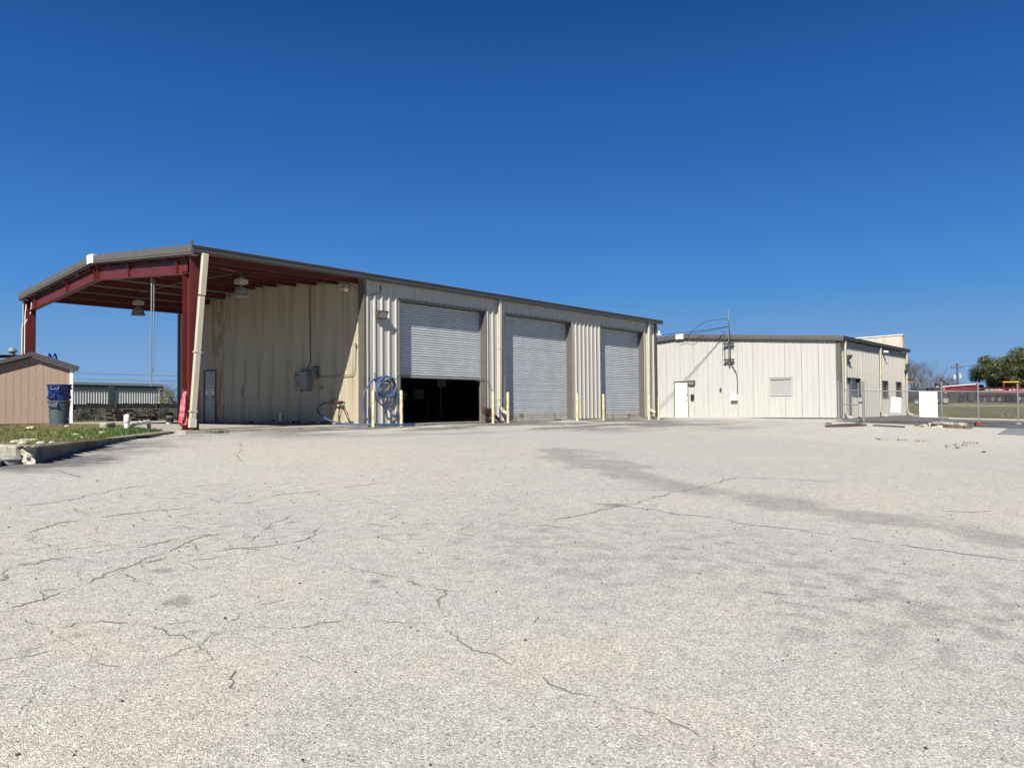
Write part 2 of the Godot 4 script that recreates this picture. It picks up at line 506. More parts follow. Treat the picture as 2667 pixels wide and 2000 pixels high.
var cracks := [
[1.17, [-11.78, 14.51, -11.73, 14.77, -11.77, 15.08, -11.73, 15.35, -12.02, 15.57, -12.1, 15.77, -12.31, 15.92, -12.46, 16.21, -12.52, 16.35, -12.5, 16.52, -12.54, 16.69, -12.53, 16.82, -12.61, 17, -12.65, 17.17, -12.6, 17.34, -12.59, 17.47, -12.58, 17.6, -12.6, 17.79, -12.64, 17.93, -12.69, 18.02, -12.82, 18.07, -13.05, 18.17]],
[0.64, [-12.69, 18.02, -12.66, 18.09, -12.65, 18.19, -12.92, 18.31]],
[0.62, [-12.31, 15.92, -12.47, 15.7, -12.67, 15.5, -12.65, 15.25, -12.64, 14.87]],
[0.67, [-12.46, 16.21, -12.3, 16.27, -12.21, 16.31]],
[2.16, [-9.11, 14.12, -8.77, 14.15, -8.39, 14.21, -7.99, 14.2, -7.51, 14.19]],
[2.18, [-7.48, 13.81, -7.28, 14.04, -7.37, 14.32, -7.27, 14.57, -7.35, 14.88, -7.35, 15.02, -7.26, 15.25, -7.27, 15.63, -7.38, 15.78, -7.36, 16.01, -7.27, 16.27, -7.27, 16.51, -7.31, 16.68, -7.3, 17.13, -7.3, 17.75, -7.28, 18.15, -7.25, 18.54, -7.22, 18.93]],
[2.12, [-7.51, 14.19, -6.47, 14.14, -5.5, 14.1, -4.46, 14.04, -3.17, 14.06, -2.97, 14.5]],
[1.40, [-14.31, 13.63, -14.16, 13.56, -13.87, 13.49, -13.51, 13.29, -13.26, 13.05, -13, 12.95, -12.83, 12.76, -12.61, 12.73, -12.33, 12.47, -12.07, 12.29, -11.72, 12.24]],
[1.52, [-13.07, 9.26, -12.85, 9.15, -12.51, 9.23, -12.1, 9.15, -11.29, 8.56, -10.66, 8.56]],
[1.46, [-13.57, 11.06, -13.4, 10.99, -13.2, 10.99, -12.75, 10.62, -12.2, 10.58, -11.7, 10.54, -11.22, 10.7]],
[1.38, [-13.89, 12.19, -13.73, 12.31, -13.46, 12.25, -13.2, 12.31, -12.89, 12.24, -12.64, 12.33, -12.29, 12.2, -11.87, 12.23]],
[0.78, [-14.32, 14.19, -14.09, 14.11, -14.12, 13.86]],
[0.70, [-14.09, 14.11, -14.1, 14.45, -14.09, 14.81, -14.1, 15.08, -14.01, 15.18, -13.95, 15.21, -13.61, 15.14, -13.32, 15.02]],
[0.55, [-13.95, 15.21, -13.99, 15.43]],
[0.62, [-14.66, 15.45, -14.49, 15.19, -14.42, 15.1]],
[1.16, [-13.99, 12.75, -13.87, 12.72, -13.71, 12.28, -13.55, 12.35, -13.39, 12.22, -13.29, 12.46]],
[1.20, [-10.97, 12.69, -11.22, 12.99, -11.48, 13.1, -11.86, 13.11, -12.13, 12.95, -12.43, 12.97, -12.66, 12.86, -12.88, 12.95]],
[0.80, [-11.54, 13.68, -11.71, 14.07, -11.8, 14.32, -11.78, 14.51]],
[1.12, [-10.48, 12.86, -10.25, 13.3, -10.17, 13.75, -10.13, 14.2]],
[1.27, [-10.9, 10.47, -10.69, 10.82, -10.04, 10.49, -8.93, 10.54, -8.15, 10.47]],
[1.44, [-6.15, 2.96, -7.15, 4.79, -7.92, 5.93, -8.55, 7.08]],
[1.68, [-11.16, 5.26, -11.12, 6.18, -11.16, 6.89, -11.18, 7.78]],
[1.05, [-11.94, 12.91, -10.56, 11.7, -10.22, 11.65]],
[0.75, [-10.09, 16.91, -10.04, 17.2, -9.8, 17.64, -9.58, 18.05, -9.6, 18.36, -9.54, 18.81]],
[1.37, [-4.53, 17.31, -4.39, 17.64, -3.94, 17.87, -4.11, 18.18]],
[1.20, [-3.17, 14.06, -2.81, 14.83, -2.5, 15.49]],
[1.54, [-7.78, 14.24, -7.4, 14.14, -7.28, 14.32]],
[0.99, [-9.04, 14.56, -9.07, 14.32, -9.25, 14.2, -9.6, 14.05]]]

func crack_ribbon(mb: MB, pts: Array, width: float, jag: Noise, lift := 0.004) -> void:
	var fine := []
	for i in pts.size() - 1:
		var a: Vector2 = pts[i]
		var b: Vector2 = pts[i + 1]
		var cnt := maxi(2, int(a.distance_to(b) / 0.03))
		var nn := (b - a).orthogonal().normalized()
		for k in cnt:
			var t := float(k) / cnt
			var p := a.lerp(b, t)
			var bend := sin(t * PI)
			fine.append(p + nn * (jag.get_noise_2d(p.x * 9.0, p.y * 9.0) * 0.09 * bend * minf(1.0, a.distance_to(b) / 0.7) + jag.get_noise_2d(p.x * 2.0 + 30.0, p.y * 2.0) * 0.12 * bend * minf(1.0, a.distance_to(b) / 1.2) + jag.get_noise_2d(p.x * 55.0, p.y * 55.0) * 0.035))
	fine.append(pts[pts.size() - 1])
	var cnt2 := fine.size()
	for i in cnt2 - 1:
		var a: Vector2 = fine[i]
		var b: Vector2 = fine[i + 1]
		var d := (b - a).orthogonal().normalized()
		var wa := width * clampf(0.5 + 0.9 * jag.get_noise_2d(a.x * 60.0, a.y * 60.0 + 90.0) + 1.5 * jag.get_noise_2d(a.x * 6.0, a.y * 6.0 + 40.0), 0.04, 1.5)
		var wb := width * clampf(0.5 + 0.9 * jag.get_noise_2d(b.x * 60.0, b.y * 60.0 + 90.0) + 1.5 * jag.get_noise_2d(b.x * 6.0, b.y * 6.0 + 40.0), 0.04, 1.5)
		wa *= minf(1.0, minf(i, cnt2 - 1 - i) / 4.0 + 0.3)
		wb *= minf(1.0, minf(i + 1, cnt2 - 2 - i) / 4.0 + 0.3)
		var q := []
		for e in [a - d * wa, b - d * wb, b + d * wb, a + d * wa]:
			q.append(on_ground(e.x, e.y, lift))
		mb.qo(q[0], q[1], q[2], q[3], q[0] - Vector3(0, 5, 0))

func make_ground() -> void:
	# terrain to the horizon
	var far := [-420.0, -300.0, -200.0, -140.0, -100.0, -70.0, -55.0]
	var xs: Array = far + span(-45.0, 120.0, 5.0) + [140.0, 170.0, 210.0, 270.0, 340.0, 420.0]
	var zs: Array = far + span(-45.0, 60.0, 5.0) + [80.0, 110.0, 150.0, 200.0, 280.0, 420.0]
	var terrain := sheet(xs, zs, func(x, z): return gh(x, z) - (0.07 if x > 34.0 else 0.12), 6.0)
	var gm := mat(0.175, 0.18, 0.068, 0.95, 0.0, noise_tex(51, 0.03, [[0.0, 0.42, 0.47, 0.33], [0.45, 0.62, 0.62, 0.50], [0.7, 0.85, 0.80, 0.72], [1.0, 1.0, 0.93, 0.85]], 512, 6), Vector3(0.22, 0.22, 0.22))
	structure("ground", terrain, gm)

	# the paved yard
	var area := Rect2(-22.0, -4.0, 48.8, 27.0)
	var yard := sheet(span(-45.0, 26.6, 0.6), span(-11.8, 44.0, 0.6), func(x, z): return gh(x, z), 2.4, area)
	var chips := chip_textures()
	var ym := StandardMaterial3D.new()
	ym.albedo_color = lin(0.735, 0.725, 0.70)
	ym.albedo_texture = chips[0]
	ym.heightmap_enabled = true
	ym.heightmap_texture = chips[1]
	ym.heightmap_scale = 0.7
	ym.roughness = 0.92
	ym.detail_enabled = true
	ym.detail_albedo = yard_map(area, 1220, 675)
	ym.detail_blend_mode = BaseMaterial3D.BLEND_MODE_MUL
	ym.detail_uv_layer = BaseMaterial3D.DETAIL_UV_2
	var y := structure("paved_yard", yard, ym)
	var jag := noise(61, 0.35, 3)
	var cm := MB.new()
	var em := MB.new()
	for c in cracks:
		var pts := []
		for k in range(0, c[1].size(), 2):
			pts.append(Vector2(c[1][k], c[1][k + 1]))
		crack_ribbon(cm, pts, c[0] * 0.0040, jag)
		if c[0] > 0.9:
			crack_ribbon(em, pts, c[0] * 0.008, jag, 0.0025)
	# net of fine cracks where the paving has broken up
	rng.seed = 62
	for patch in [[-14.4, -10.4, 10.2, 13.9, 0.30], [-12.8, -9.0, 8.6, 11.0, 0.42], [-10.6, -7.0, 11.0, 14.4, 0.45], [-8.4, -2.0, 7.0, 11.0, 0.8], [-14.8, -12.2, 13.6, 16.2, 0.55]]:
		var st: float = patch[4]
		var nx := int((patch[1] - patch[0]) / st)
		var nz := int((patch[3] - patch[2]) / st)
		var grid := []
		for i in nx + 1:
			var row := []
			for j in nz + 1:
				row.append(Vector2(patch[0] + i * st + rng.randf_range(-0.4, 0.4) * st, patch[2] + j * st + rng.randf_range(-0.4, 0.4) * st))
			grid.append(row)
		for i in nx:
			for j in nz:
				var keep := 0.72 * sst(0.0, 0.25, minf(minf(i, nx - i) / float(nx), minf(j, nz - j) / float(nz)) + 0.05)
				if rng.randf() < keep:
					crack_ribbon(cm, [grid[i][j], grid[i + 1][j]], rng.randf_range(0.0022, 0.0048), jag)
				if rng.randf() < keep:
					crack_ribbon(cm, [grid[i][j], grid[i][j + 1]], rng.randf_range(0.0022, 0.0048), jag)
	var co := obj("crack", cm, mat(0.19, 0.175, 0.15, 0.95), y)
	co.set_meta("kind", "stuff")
	var eo := obj("crumbled_edge", em, mat(0.45, 0.43, 0.39, 0.95), y)
	eo.set_meta("kind", "stuff")

	# loose dark pebbles and crumbs on the paving
	var pb := MB.new()
	rng.seed = 63
	for i in 420:
		var px := rng.randf_range(-15.5, -2.0)
		var pz := rng.randf_range(9.0, 19.3)
		var s := rng.randf_range(0.004, 0.010)
		pb.cbox(on_ground(px, pz, s * 0.6), Vector3(s * rng.randf_range(1.0, 2.2), s * 1.2, s * rng.randf_range(1.0, 1.8)), s * 0.3, Basis(Vector3.UP, rng.randf() * TAU))
	var po := obj("loose_pebble", pb, mat(0.07, 0.065, 0.06, 0.9), y)
	po.set_meta("kind", "stuff")

	# asphalt drive behind the fence and its pale edge
	var poly := PackedVector2Array([Vector2(22.3, 8.6), Vector2(24.5, 7.3), Vector2(27.0, 6.62), Vector2(41.5, 6.62), Vector2(39.5, 7.1), Vector2(35.4, 10.0), Vector2(35.0, 14.0), Vector2(35.5, 44.0), Vector2(19.0, 44.0), Vector2(20.3, 16.5), Vector2(21.4, 13.6), Vector2(22.3, 12.0)])
	var rmb := MB.new()
	var wob := noise(64, 0.8, 3)
	var st2 := 0.3
	for i in 78:
		for j in 126:
			var x0 := 18.9 + i * st2
			var z0 := 6.6 + j * st2
			var cc := Vector2(x0 + 0.15, z0 + 0.15)
			if not Geometry2D.is_point_in_polygon(cc + Vector2(wob.get_noise_2d(cc.x, cc.y), wob.get_noise_2d(cc.x + 50.0, cc.y)) * 0.5, poly):
				continue
			rmb.quad(on_ground(x0, z0 + st2, 0.006), on_ground(x0 + st2, z0 + st2, 0.006), on_ground(x0 + st2, z0, 0.006), on_ground(x0, z0, 0.006))
	structure("asphalt_road", rmb, M.road)
	var kb := MB.new()
	var edge := [Vector2(41.4, 6.75), Vector2(39.5, 7.2), Vector2(35.5, 10.05), Vector2(35.05, 14.0), Vector2(35.55, 44.0)]
	for i in edge.size() - 1:
		kb.beam(on_ground(edge[i].x, edge[i].y, 0.0), on_ground(edge[i + 1].x, edge[i + 1].y, 0.0), 0.35, 0.16)
	structure("road_kerb", kb, M.limestone)
	# bare track worn across the field
	var tb := MB.new()
	for w in [[78.0, 0.9], [82.5, 0.6]]:
		for k in 26:
			var z0 := -22.0 + k * 2.0
			var xa: float = w[0] + 0.8 * wob.get_noise_2d(z0 * 0.3, w[0]) - z0 * 0.03
			var xb: float = w[0] + 0.8 * wob.get_noise_2d((z0 + 2.0) * 0.3, w[0]) - (z0 + 2.0) * 0.03
			tb.quad(on_ground(xb - w[1], z0 + 2.0, -0.05), on_ground(xb + w[1], z0 + 2.0, -0.05), on_ground(xa + w[1], z0, -0.05), on_ground(xa - w[1], z0, -0.05))
	structure("dirt_track", tb, mat(0.52, 0.44, 0.31, 0.95))

# ---------------------------------------------------------------- ribbed sheet metal
const RIB := 0.3048

func ribbed(O: Vector3, U: Vector3, N: Vector3, u0: float, u1: float, y0: float, top: Callable, phase := 0.0, hgt := 0.042, wide := 1.0) -> MB:
	var pts := [[u0, 0.0]]
	var k0 := int(floor((u0 - phase) / RIB)) - 1
	var k1 := int(ceil((u1 - phase) / RIB)) + 1
	for k in range(k0, k1 + 1):
		var c := phase + k * RIB
		for q in [[-0.055 * wide, 0.0], [-0.02 * wide, hgt], [0.02 * wide, hgt], [0.055 * wide, 0.0], [0.092, 0.0], [0.098, 0.004], [0.106, 0.004], [0.112, 0.0], [0.194, 0.0], [0.2, 0.004], [0.208, 0.004], [0.214, 0.0]]:
			var u: float = c + q[0]
			if u > u0 + 0.002 and u < u1 - 0.002:
				pts.append([u, q[1]])
	pts.append([u1, 0.0])
	var mb := MB.new()
	for i in pts.size() - 1:
		var a: Array = pts[i]
		var b: Array = pts[i + 1]
		var pa: Vector3 = O + U * a[0] + N * a[1]
		var pb: Vector3 = O + U * b[0] + N * b[1]
		var ta: float = top.call(a[0])
		var tb: float = top.call(b[0])
		mb.qo(pa + Vector3.UP * y0, pb + Vector3.UP * y0, pb + Vector3.UP * tb, pa + Vector3.UP * ta, pa - N)
	return mb

# a wall of 0.914 m sheets; every opening [u0, u1, y0, y1] is left out
func ribbed_wall(parent: Node, O: Vector3, U: Vector3, N: Vector3, u0: float, u1: float, y0: float, top: Callable, m: Material, holes: Array, phase := 0.0, hgt := 0.042, wide := 1.0) -> void:
	var cuts := [u0, u1]
	var k := u0 + 0.9144
	while k < u1 - 0.15:
		var ok := true
		for h in holes:
			if absf(k - h[0]) < 0.12 or absf(k - h[1]) < 0.12:
				ok = false
		if ok:
			cuts.append(k)
		k += 0.9144
	for h in holes:
		cuts.append(h[0]); cuts.append(h[1])
	cuts.sort()
	for i in cuts.size() - 1:
		var a: float = cuts[i]
		var b: float = cuts[i + 1]
		if b - a < 0.01:
			continue
		var segs := [[y0, null]]
		for h in holes:
			if a > h[0] - 0.005 and b < h[1] + 0.005:
				segs = []
				if h[2] > y0 + 0.02:
					segs.append([y0, h[2]])
				segs.append([h[3], null])
		for s in segs:
			var t: Callable = top
			if s[1] != null:
				var lim: float = s[1]
				t = func(_u): return lim
			obj("wall_panel", ribbed(O, U, N, a, b, s[0], t, phase, hgt, wide), M.side_wall_rust if m == M.side_wall and a > 7.9 and a < 9.3 else m, parent)

func gutter_profile(parent: Node, x0: float, x1: float, zf: float, yt: float, sz := 1.0) -> void:
	# box gutter along x, its front face at zf, its top edge at yt; sz is the side it hangs on
	var mb := MB.new()
	var a := PackedVector2Array([Vector2(0, 0), Vector2(0, -0.05), Vector2(-0.018, -0.06), Vector2(-0.018, -0.14), Vector2(-0.045, -0.185), Vector2(-0.19, -0.185), Vector2(-0.19, 0.0)])
	var xf := Transform3D(Basis(Vector3(0, 0, sz), Vector3.UP, Vector3(-sz, 0, 0)), Vector3(x1 if sz > 0 else x0, yt, zf))
	mb.prism(a, xf, x1 - x0)
	obj("gutter", mb, M.trim, parent)
	var lip := MB.new()
	lip.tube([Vector3(x0, yt - 0.006, zf + 0.004 * sz), Vector3(x1, yt - 0.006, zf + 0.004 * sz)], 0.010, 6)
	obj("gutter_lip", lip, M.trim_rake, parent)

func downspout(parent: Node, pts: Array, out: Vector3, w := 0.125, d := 0.085) -> void:
	var g := MB.new()
	for i in pts.size() - 1:
		g.beam(pts[i], pts[i + 1], w, d, out, 0.012)
	obj("downspout", g, M.cream, parent)
	for i in pts.size() - 1:
		var a: Vector3 = pts[i]
		var b: Vector3 = pts[i + 1]
		if a.distance_to(b) > 1.2:
			for f in [0.45, 0.93]:
				var s := MB.new()
				var c := a.lerp(b, f)
				s.beam(c, c + (b - a).normalized() * 0.03, w + 0.05, d + 0.014, out)
				obj("strap", s, M.cream, parent)

func shutter_slats(parent: Node, x0: float, x1: float, y0: float, y1: float, z: float, stained: int) -> void:
	var p := 0.083
	var prof := [[0.0, 0.0], [0.006, 0.001], [0.012, 0.012], [0.020, 0.022], [0.030, 0.027], [0.042, 0.026], [0.056, 0.020], [0.070, 0.010], [0.078, 0.002], [0.083, 0.0]]
	var cnt := int((y1 - y0) / p)
	var mb := MB.new()
	for i in prof.size() - 1:
		var a: Array = prof[i]
		var b: Array = prof[i + 1]
		mb.qo(Vector3(x0, a[0], a[1]), Vector3(x1, a[0], a[1]), Vector3(x1, b[0], b[1]), Vector3(x0, b[0], b[1]), Vector3((x0 + x1) * 0.5, 0.04, -1))
	mb.ab(Vector3(x0, 0.0, -0.012), Vector3(x1, 0.083, -0.004))
	var me := mb.mesh()
	rng.seed = int(x0 * 100.0) + 5
	for i in cnt:
		var o := MeshInstance3D.new()
		o.mesh = me
		o.material_override = M.shutter_rust if i < stained else M.shutter
		o.position = Vector3(0, y0 + i * p, z + rng.randf_range(-0.0025, 0.0025))
		o.rotation.x = rng.randf_range(-0.012, 0.012)
		o.name = "slat"
		parent.add_child(o, true)

func patch_outline(r: RandomNumberGenerator, w: float, h: float, cnt := 10) -> PackedVector2Array:
	var p := PackedVector2Array()
	for i in cnt:
		var a := TAU * i / cnt
		var k := r.randf_range(0.45, 1.0)
		p.append(Vector2(cos(a) * w * k, sin(a) * h * k))
	return p

const ROOF_E := 4.74
func roof_y(z: float) -> float:      # underside of the workshop roof
	return ROOF_E + (6.28 - absf(z + 6.1)) * 0.0833

func make_workshop() -> void:
	var b := thing("workshop_building", "long cream metal workshop with three roller doors and an open red-framed canopy at its end", "building")
	var up := Vector3.UP
	var L := 18.75
	# floor slab and canopy slab
	var s := MB.new()
	s.ab(Vector3(-6.1, -0.35, -12.3), Vector3(0.0, 0.0, 0.35))
	s.ab(Vector3(0.002, -0.35, -12.3), Vector3(L, 0.0, 0.04))
	s.ab(Vector3(-6.1, -0.35, -19.5), Vector3(3.0, -0.002, -12.302))
	obj("floor_slab", s, M.concrete, b)
	s = MB.new()
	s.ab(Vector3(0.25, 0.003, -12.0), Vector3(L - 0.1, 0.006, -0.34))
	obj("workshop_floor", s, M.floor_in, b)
	# walls
	var doors := [[1.52, 5.81], [6.99, 11.35], [13.67, 17.39]]
	var holes := []
	for d in doors:
		holes.append([d[0], d[1], 0.0, 4.19])
	ribbed_wall(b, Vector3.ZERO, Vector3.RIGHT, Vector3.BACK, 0.0, L - 0.22, 0.015, func(_u): return 4.72, M.front_wall, holes, 0.12)
	ribbed_wall(b, Vector3.ZERO, Vector3.FORWARD, Vector3.LEFT, 0.26, 12.05, 0.03, func(u): return 4.57 + 0.083 * minf(u, 12.2 - u), M.side_wall, [[9.10, 10.01, 0.03, 2.11]], 0.05, 0.016, 0.7)
	s = MB.new()      # grey closure between the side wall and the roof
	s.prism(PackedVector2Array([Vector2(0.0, 4.5), Vector2(12.2, 4.5), Vector2(12.2, roof_y(-12.2) - 0.004), Vector2(6.1, roof_y(-6.1) - 0.004), Vector2(0.0, roof_y(0.0) - 0.004)]), Transform3D(Basis(Vector3.FORWARD, up, Vector3.RIGHT), Vector3(0.012, 0, 0)), 0.05)
	obj("gable_closure", s, M.roof_under, b)
	# plain lining, rear and end walls that close the room
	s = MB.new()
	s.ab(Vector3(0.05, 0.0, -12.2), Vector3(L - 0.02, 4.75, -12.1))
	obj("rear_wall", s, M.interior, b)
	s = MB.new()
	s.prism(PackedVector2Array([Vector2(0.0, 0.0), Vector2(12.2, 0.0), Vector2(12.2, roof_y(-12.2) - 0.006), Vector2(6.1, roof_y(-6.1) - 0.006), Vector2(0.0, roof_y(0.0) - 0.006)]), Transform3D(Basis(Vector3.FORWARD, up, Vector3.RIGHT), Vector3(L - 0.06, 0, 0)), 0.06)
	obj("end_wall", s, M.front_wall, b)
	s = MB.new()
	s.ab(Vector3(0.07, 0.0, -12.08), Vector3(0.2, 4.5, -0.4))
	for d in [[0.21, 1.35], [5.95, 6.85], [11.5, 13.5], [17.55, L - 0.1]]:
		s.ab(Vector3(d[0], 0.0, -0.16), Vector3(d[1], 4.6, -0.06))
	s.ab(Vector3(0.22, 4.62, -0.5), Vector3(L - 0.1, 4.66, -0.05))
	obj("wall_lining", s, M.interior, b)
	# corner trims
	s = MB.new()
	s.ab(Vector3(-0.036, 0.03, -0.25), Vector3(-0.002, 4.6, 0.036))
	s.ab(Vector3(-0.002, 0.03, 0.002), Vector3(0.05, 4.6, 0.036))
	obj("corner_trim", s, M.trim_rake, b)
	s = MB.new()
	s.ab(Vector3(L - 0.21, 0.03, 0.0), Vector3(L, 4.7, 0.036))
	obj("corner_trim", s, M.trim, b)
	s = MB.new()
	s.ab(Vector3(-0.036, 0.03, -12.2), Vector3(0.01, 4.58, -12.06))
	obj("corner_trim", s, M.trim, b)
	# base angle, rusted through along the side wall
	s = MB.new()
	s.ab(Vector3(-0.012, 0.0, -12.1), Vector3(0.0, 0.03, -0.02))
	obj("base_angle", s, M.dark_grey, b)
	rng.seed = 71
	for i in 16:
		var zc := -0.5 - i * 0.42 + rng.randf_range(-0.15, 0.15)
		s = MB.new()
		s.prism(patch_outline(rng, rng.randf_range(0.06, 0.24), rng.randf_range(0.02, 0.055), 12), Transform3D(Basis(Vector3.FORWARD, up, Vector3.RIGHT), Vector3(-0.037, rng.randf_range(0.07, 0.12), zc)), 0.002)
		obj("rust_patch", s, M.rust_dark, b)
	s = MB.new()     # dark slit and dents in the side wall
	s.ab(Vector3(-0.004, 1.05, -7.21), Vector3(-0.002, 1.42, -7.13))
	obj("dark_repair_strip", s, M.bronze, b)
	# roof
	for k in [0, 1]:
		s = MB.new()
		var za := 0.18 if k == 0 else -12.38
		var zr := -6.1
		var x0 := -5.86
		var x1 := L + 0.18
		var lo := [Vector3(x0, roof_y(0.18), za), Vector3(x1, roof_y(0.18), za), Vector3(x1, roof_y(zr), zr), Vector3(x0, roof_y(zr), zr)]
		var cen := Vector3(6, 5.02, (za + zr) * 0.5)
		var hi := []
		for p in lo:
			hi.append(p + up * 0.05)
		s.qo(lo[0], lo[1], lo[2], lo[3], cen)
		s.qo(hi[0], hi[1], hi[2], hi[3], cen)
		for e in [[0, 1], [1, 2], [3, 0]]:
			s.qo(lo[e[0]], lo[e[1]], hi[e[1]], hi[e[0]], cen)
		obj("roof_slope", s, M.roof_under, b)
	# purlins under the canopy
	for z in [-0.32, -1.35, -2.55, -3.75, -4.95, -5.85, -6.35, -7.25, -8.45, -9.65, -10.85, -11.85]:
		s = MB.new()
		var yp := roof_y(z) - 0.004
		s.ab(Vector3(-5.84, yp - 0.21, z - 0.008), Vector3(-0.0, yp - 0.012, z + 0.008))
		var q := 0.07 if z > -6.1 else -0.07
		s.ab(Vector3(-5.84, yp - 0.218, minf(z, z + q)), Vector3(0.0, yp - 0.21, maxf(z, z + q)))
		s.ab(Vector3(-5.84, yp - 0.012, minf(z, z - q)), Vector3(0.0, yp - 0.004, maxf(z, z - q)))
		obj("purlin", s, M.red, b)
	# rigid frame at the canopy end: columns and rafters of welded plate
	var fx := -5.68
	for side in [0, 1]:
		var zo := -0.02 if side == 0 else -12.18
		var zi := -0.40 if side == 0 else -11.80
		s = MB.new()
		s.ab(Vector3(fx - 0.14, 0.02, zo - 0.012), Vector3(fx + 0.14, 4.58, zo))
		s.ab(Vector3(fx - 0.14, 0.02, zi), Vector3(fx + 0.14, 4.25, zi + 0.012))
		s.ab(Vector3(fx - 0.006, 0.02, minf(zo, zi) + 0.012), Vector3(fx + 0.006, 4.6, maxf(zo, zi) - 0.012))
		s.ab(Vector3(fx - 0.17, 0.0, minf(zo, zi) - 0.03), Vector3(fx + 0.17, 0.02, maxf(zo, zi) + 0.03))
		obj("column", s, M.red, b)
		s = MB.new()
		var a := Vector3(fx, roof_y(zo) - 0.235 - 0.19, zo)
		var c := Vector3(fx, roof_y(-6.1) - 0.235 - 0.19, -6.1)
		s.beam(a, c, 0.012, 0.36)
		var nrm := (c - a).normalized().cross(Vector3.RIGHT).normalized()
		if nrm.y < 0.0:
			nrm = -nrm
		s.beam(a + nrm * 0.185, c + nrm * 0.185, 0.2, 0.012)
		s.beam(a - nrm * 0.185, c - nrm * 0.185, 0.2, 0.012)
		obj("rafter", s, M.red, b)
		for f in [0.14, 0.62, 0.98]:      # end plates and stiffeners
			s = MB.new()
			s.box(a.lerp(c, f), Vector3(0.19, 0.36, 0.016))
			obj("stiffener", s, M.red, b)
	# rake trim along both slopes of the canopy end
	for k in [0, 1]:
		var zs := 0.26 if k == 0 else -12.46
		var a := Vector3(-5.885, roof_y(0.18) + 0.015, zs)
		var c := Vector3(-5.885, roof_y(-6.1) + 0.045, -6.1)
		s = MB.new()
		s.beam(a, c, 0.07, 0.19)
		obj("rake_trim", s, M.trim_rake, b)
		s = MB.new()
		s.beam(a + Vector3(0.012, -0.125, 0), c + Vector3(0.012, -0.125, 0), 0.07, 0.052)
		obj("rake_trim", s, M.trim_rake, b)
		s = MB.new()
		s.beam(a + Vector3(0.08, -0.17, 0), c + Vector3(0.08, -0.17, 0), 0.14, 0.012)
		obj("rake_flange", s, M.roof_under, b)
	s = MB.new()       # white ridge cap
	for k in [-1.0, 1.0]:
		s.beam(Vector3(-5.87, roof_y(-6.1) + 0.035, -6.1), Vector3(-5.87, roof_y(-6.1) + 0.035 - 0.0833 * 0.2, -6.1 + k * 0.22), 0.13, 0.275)
	obj("ridge_cap", s, M.white, b)
	s = MB.new()       # turned-up gutter end
	s.prism(PackedVector2Array([Vector2(0, 0), Vector2(0.2, 0), Vector2(0.2, 0.105), Vector2(0.12, 0.105)]), Transform3D(Basis(Vector3.BACK, up, Vector3.LEFT), Vector3(-5.86, 4.86, 0.06)), 0.03)
	obj("gutter_end", s, M.trim, b)
	gutter_profile(b, -5.9, L + 0.24, 0.27, 4.845)
	gutter_profile(b, -5.9, L + 0.24, -12.47, 4.845, -1.0)
	s = MB.new()
	s.beam(Vector3(L + 0.22, roof_y(0.18) + 0.02, 0.24), Vector3(L + 0.22, roof_y(-6.1) + 0.04, -6.1), 0.06, 0.2)
	s.beam(Vector3(L + 0.22, roof_y(0.18) + 0.02, -12.44), Vector3(L + 0.22, roof_y(-6.1) + 0.04, -6.1), 0.06, 0.2)
	obj("rake_trim", s, M.trim, b)
	# downspouts
	downspout(b, [Vector3(6.52, 4.66, 0.14), Vector3(6.52, 0.56, 0.09)], Vector3.BACK)
	downspout(b, [Vector3(17.78, 4.66, 0.14), Vector3(17.78, 0.42, 0.09)], Vector3.BACK)
	for x in [6.52, 17.78]:
		s = MB.new()
		s.beam(Vector3(x, 0.56 if x < 10.0 else 0.42, 0.09), Vector3(x + 0.10, 0.36 if x < 10.0 else 0.3, 0.16), 0.11, 0.07, Vector3.BACK)
		s.beam(Vector3(x + 0.10, 0.37 if x < 10.0 else 0.3, 0.16), Vector3(x + 0.22, 0.28 if x < 10.0 else 0.22, 0.28), 0.12, 0.09, Vector3.BACK)
		obj("downspout_shoe", s, M.cream, b)
	downspout(b, [Vector3(-5.53, 4.66, 0.25), Vector3(-5.60, 3.55, 0.22)], Vector3.BACK, 0.165, 0.11)
	downspout(b, [Vector3(-5.61, 3.52, 0.215), Vector3(-5.80, 0.28, 0.13)], Vector3.BACK, 0.155, 0.11)
	s = MB.new()
	s.beam(Vector3(-5.80, 0.30, 0.13), Vector3(-5.82, 0.07, 0.16), 0.17, 0.12, Vector3.BACK)
	obj("downspout_shoe", s, M.cream, b)
	# rear column: conduits and white downspout
	s = MB.new()
	s.tube([Vector3(-5.82, 4.4, -11.9), Vector3(-5.84, 4.0, -11.95), Vector3(-5.84, 0.05, -12.0)], 0.018, 6)
	s.tube([Vector3(-5.7, 4.5, -11.75), Vector3(-5.72, 4.1, -11.78), Vector3(-5.86, 3.7, -11.9), Vector3(-5.86, 0.05, -11.92)], 0.014, 6)
	obj("conduit", s, M.white, b)
	downspout(b, [Vector3(-5.72, 4.6, -12.4), Vector3(-5.72, 3.75, -12.4), Vector3(-5.8, 3.6, -12.28), Vector3(-5.8, 0.1, -12.28)], Vector3.FORWARD, 0.1, 0.08)

	# roller doors
	for i in 3:
		var x0: float = doors[i][0]
		var x1: float = doors[i][1]
		var d := Node3D.new()
		d.name = "roller_door"
		b.add_child(d, true)
		var zb := -0.30
		var yb: float = [1.665, 0.10, 0.10][i]
		s = MB.new()
		s.ab(Vector3(x0 + 0.02, yb - 0.09, zb - 0.02), Vector3(x1 - 0.02, yb, zb + 0.025))
		s.ab(Vector3(x0 + 0.02, yb - 0.09, zb + 0.025), Vector3(x1 - 0.02, yb - 0.075, zb + 0.06))
		obj("bottom_bar", s, M.shutter_rust if i > 0 else M.grey_box, d)
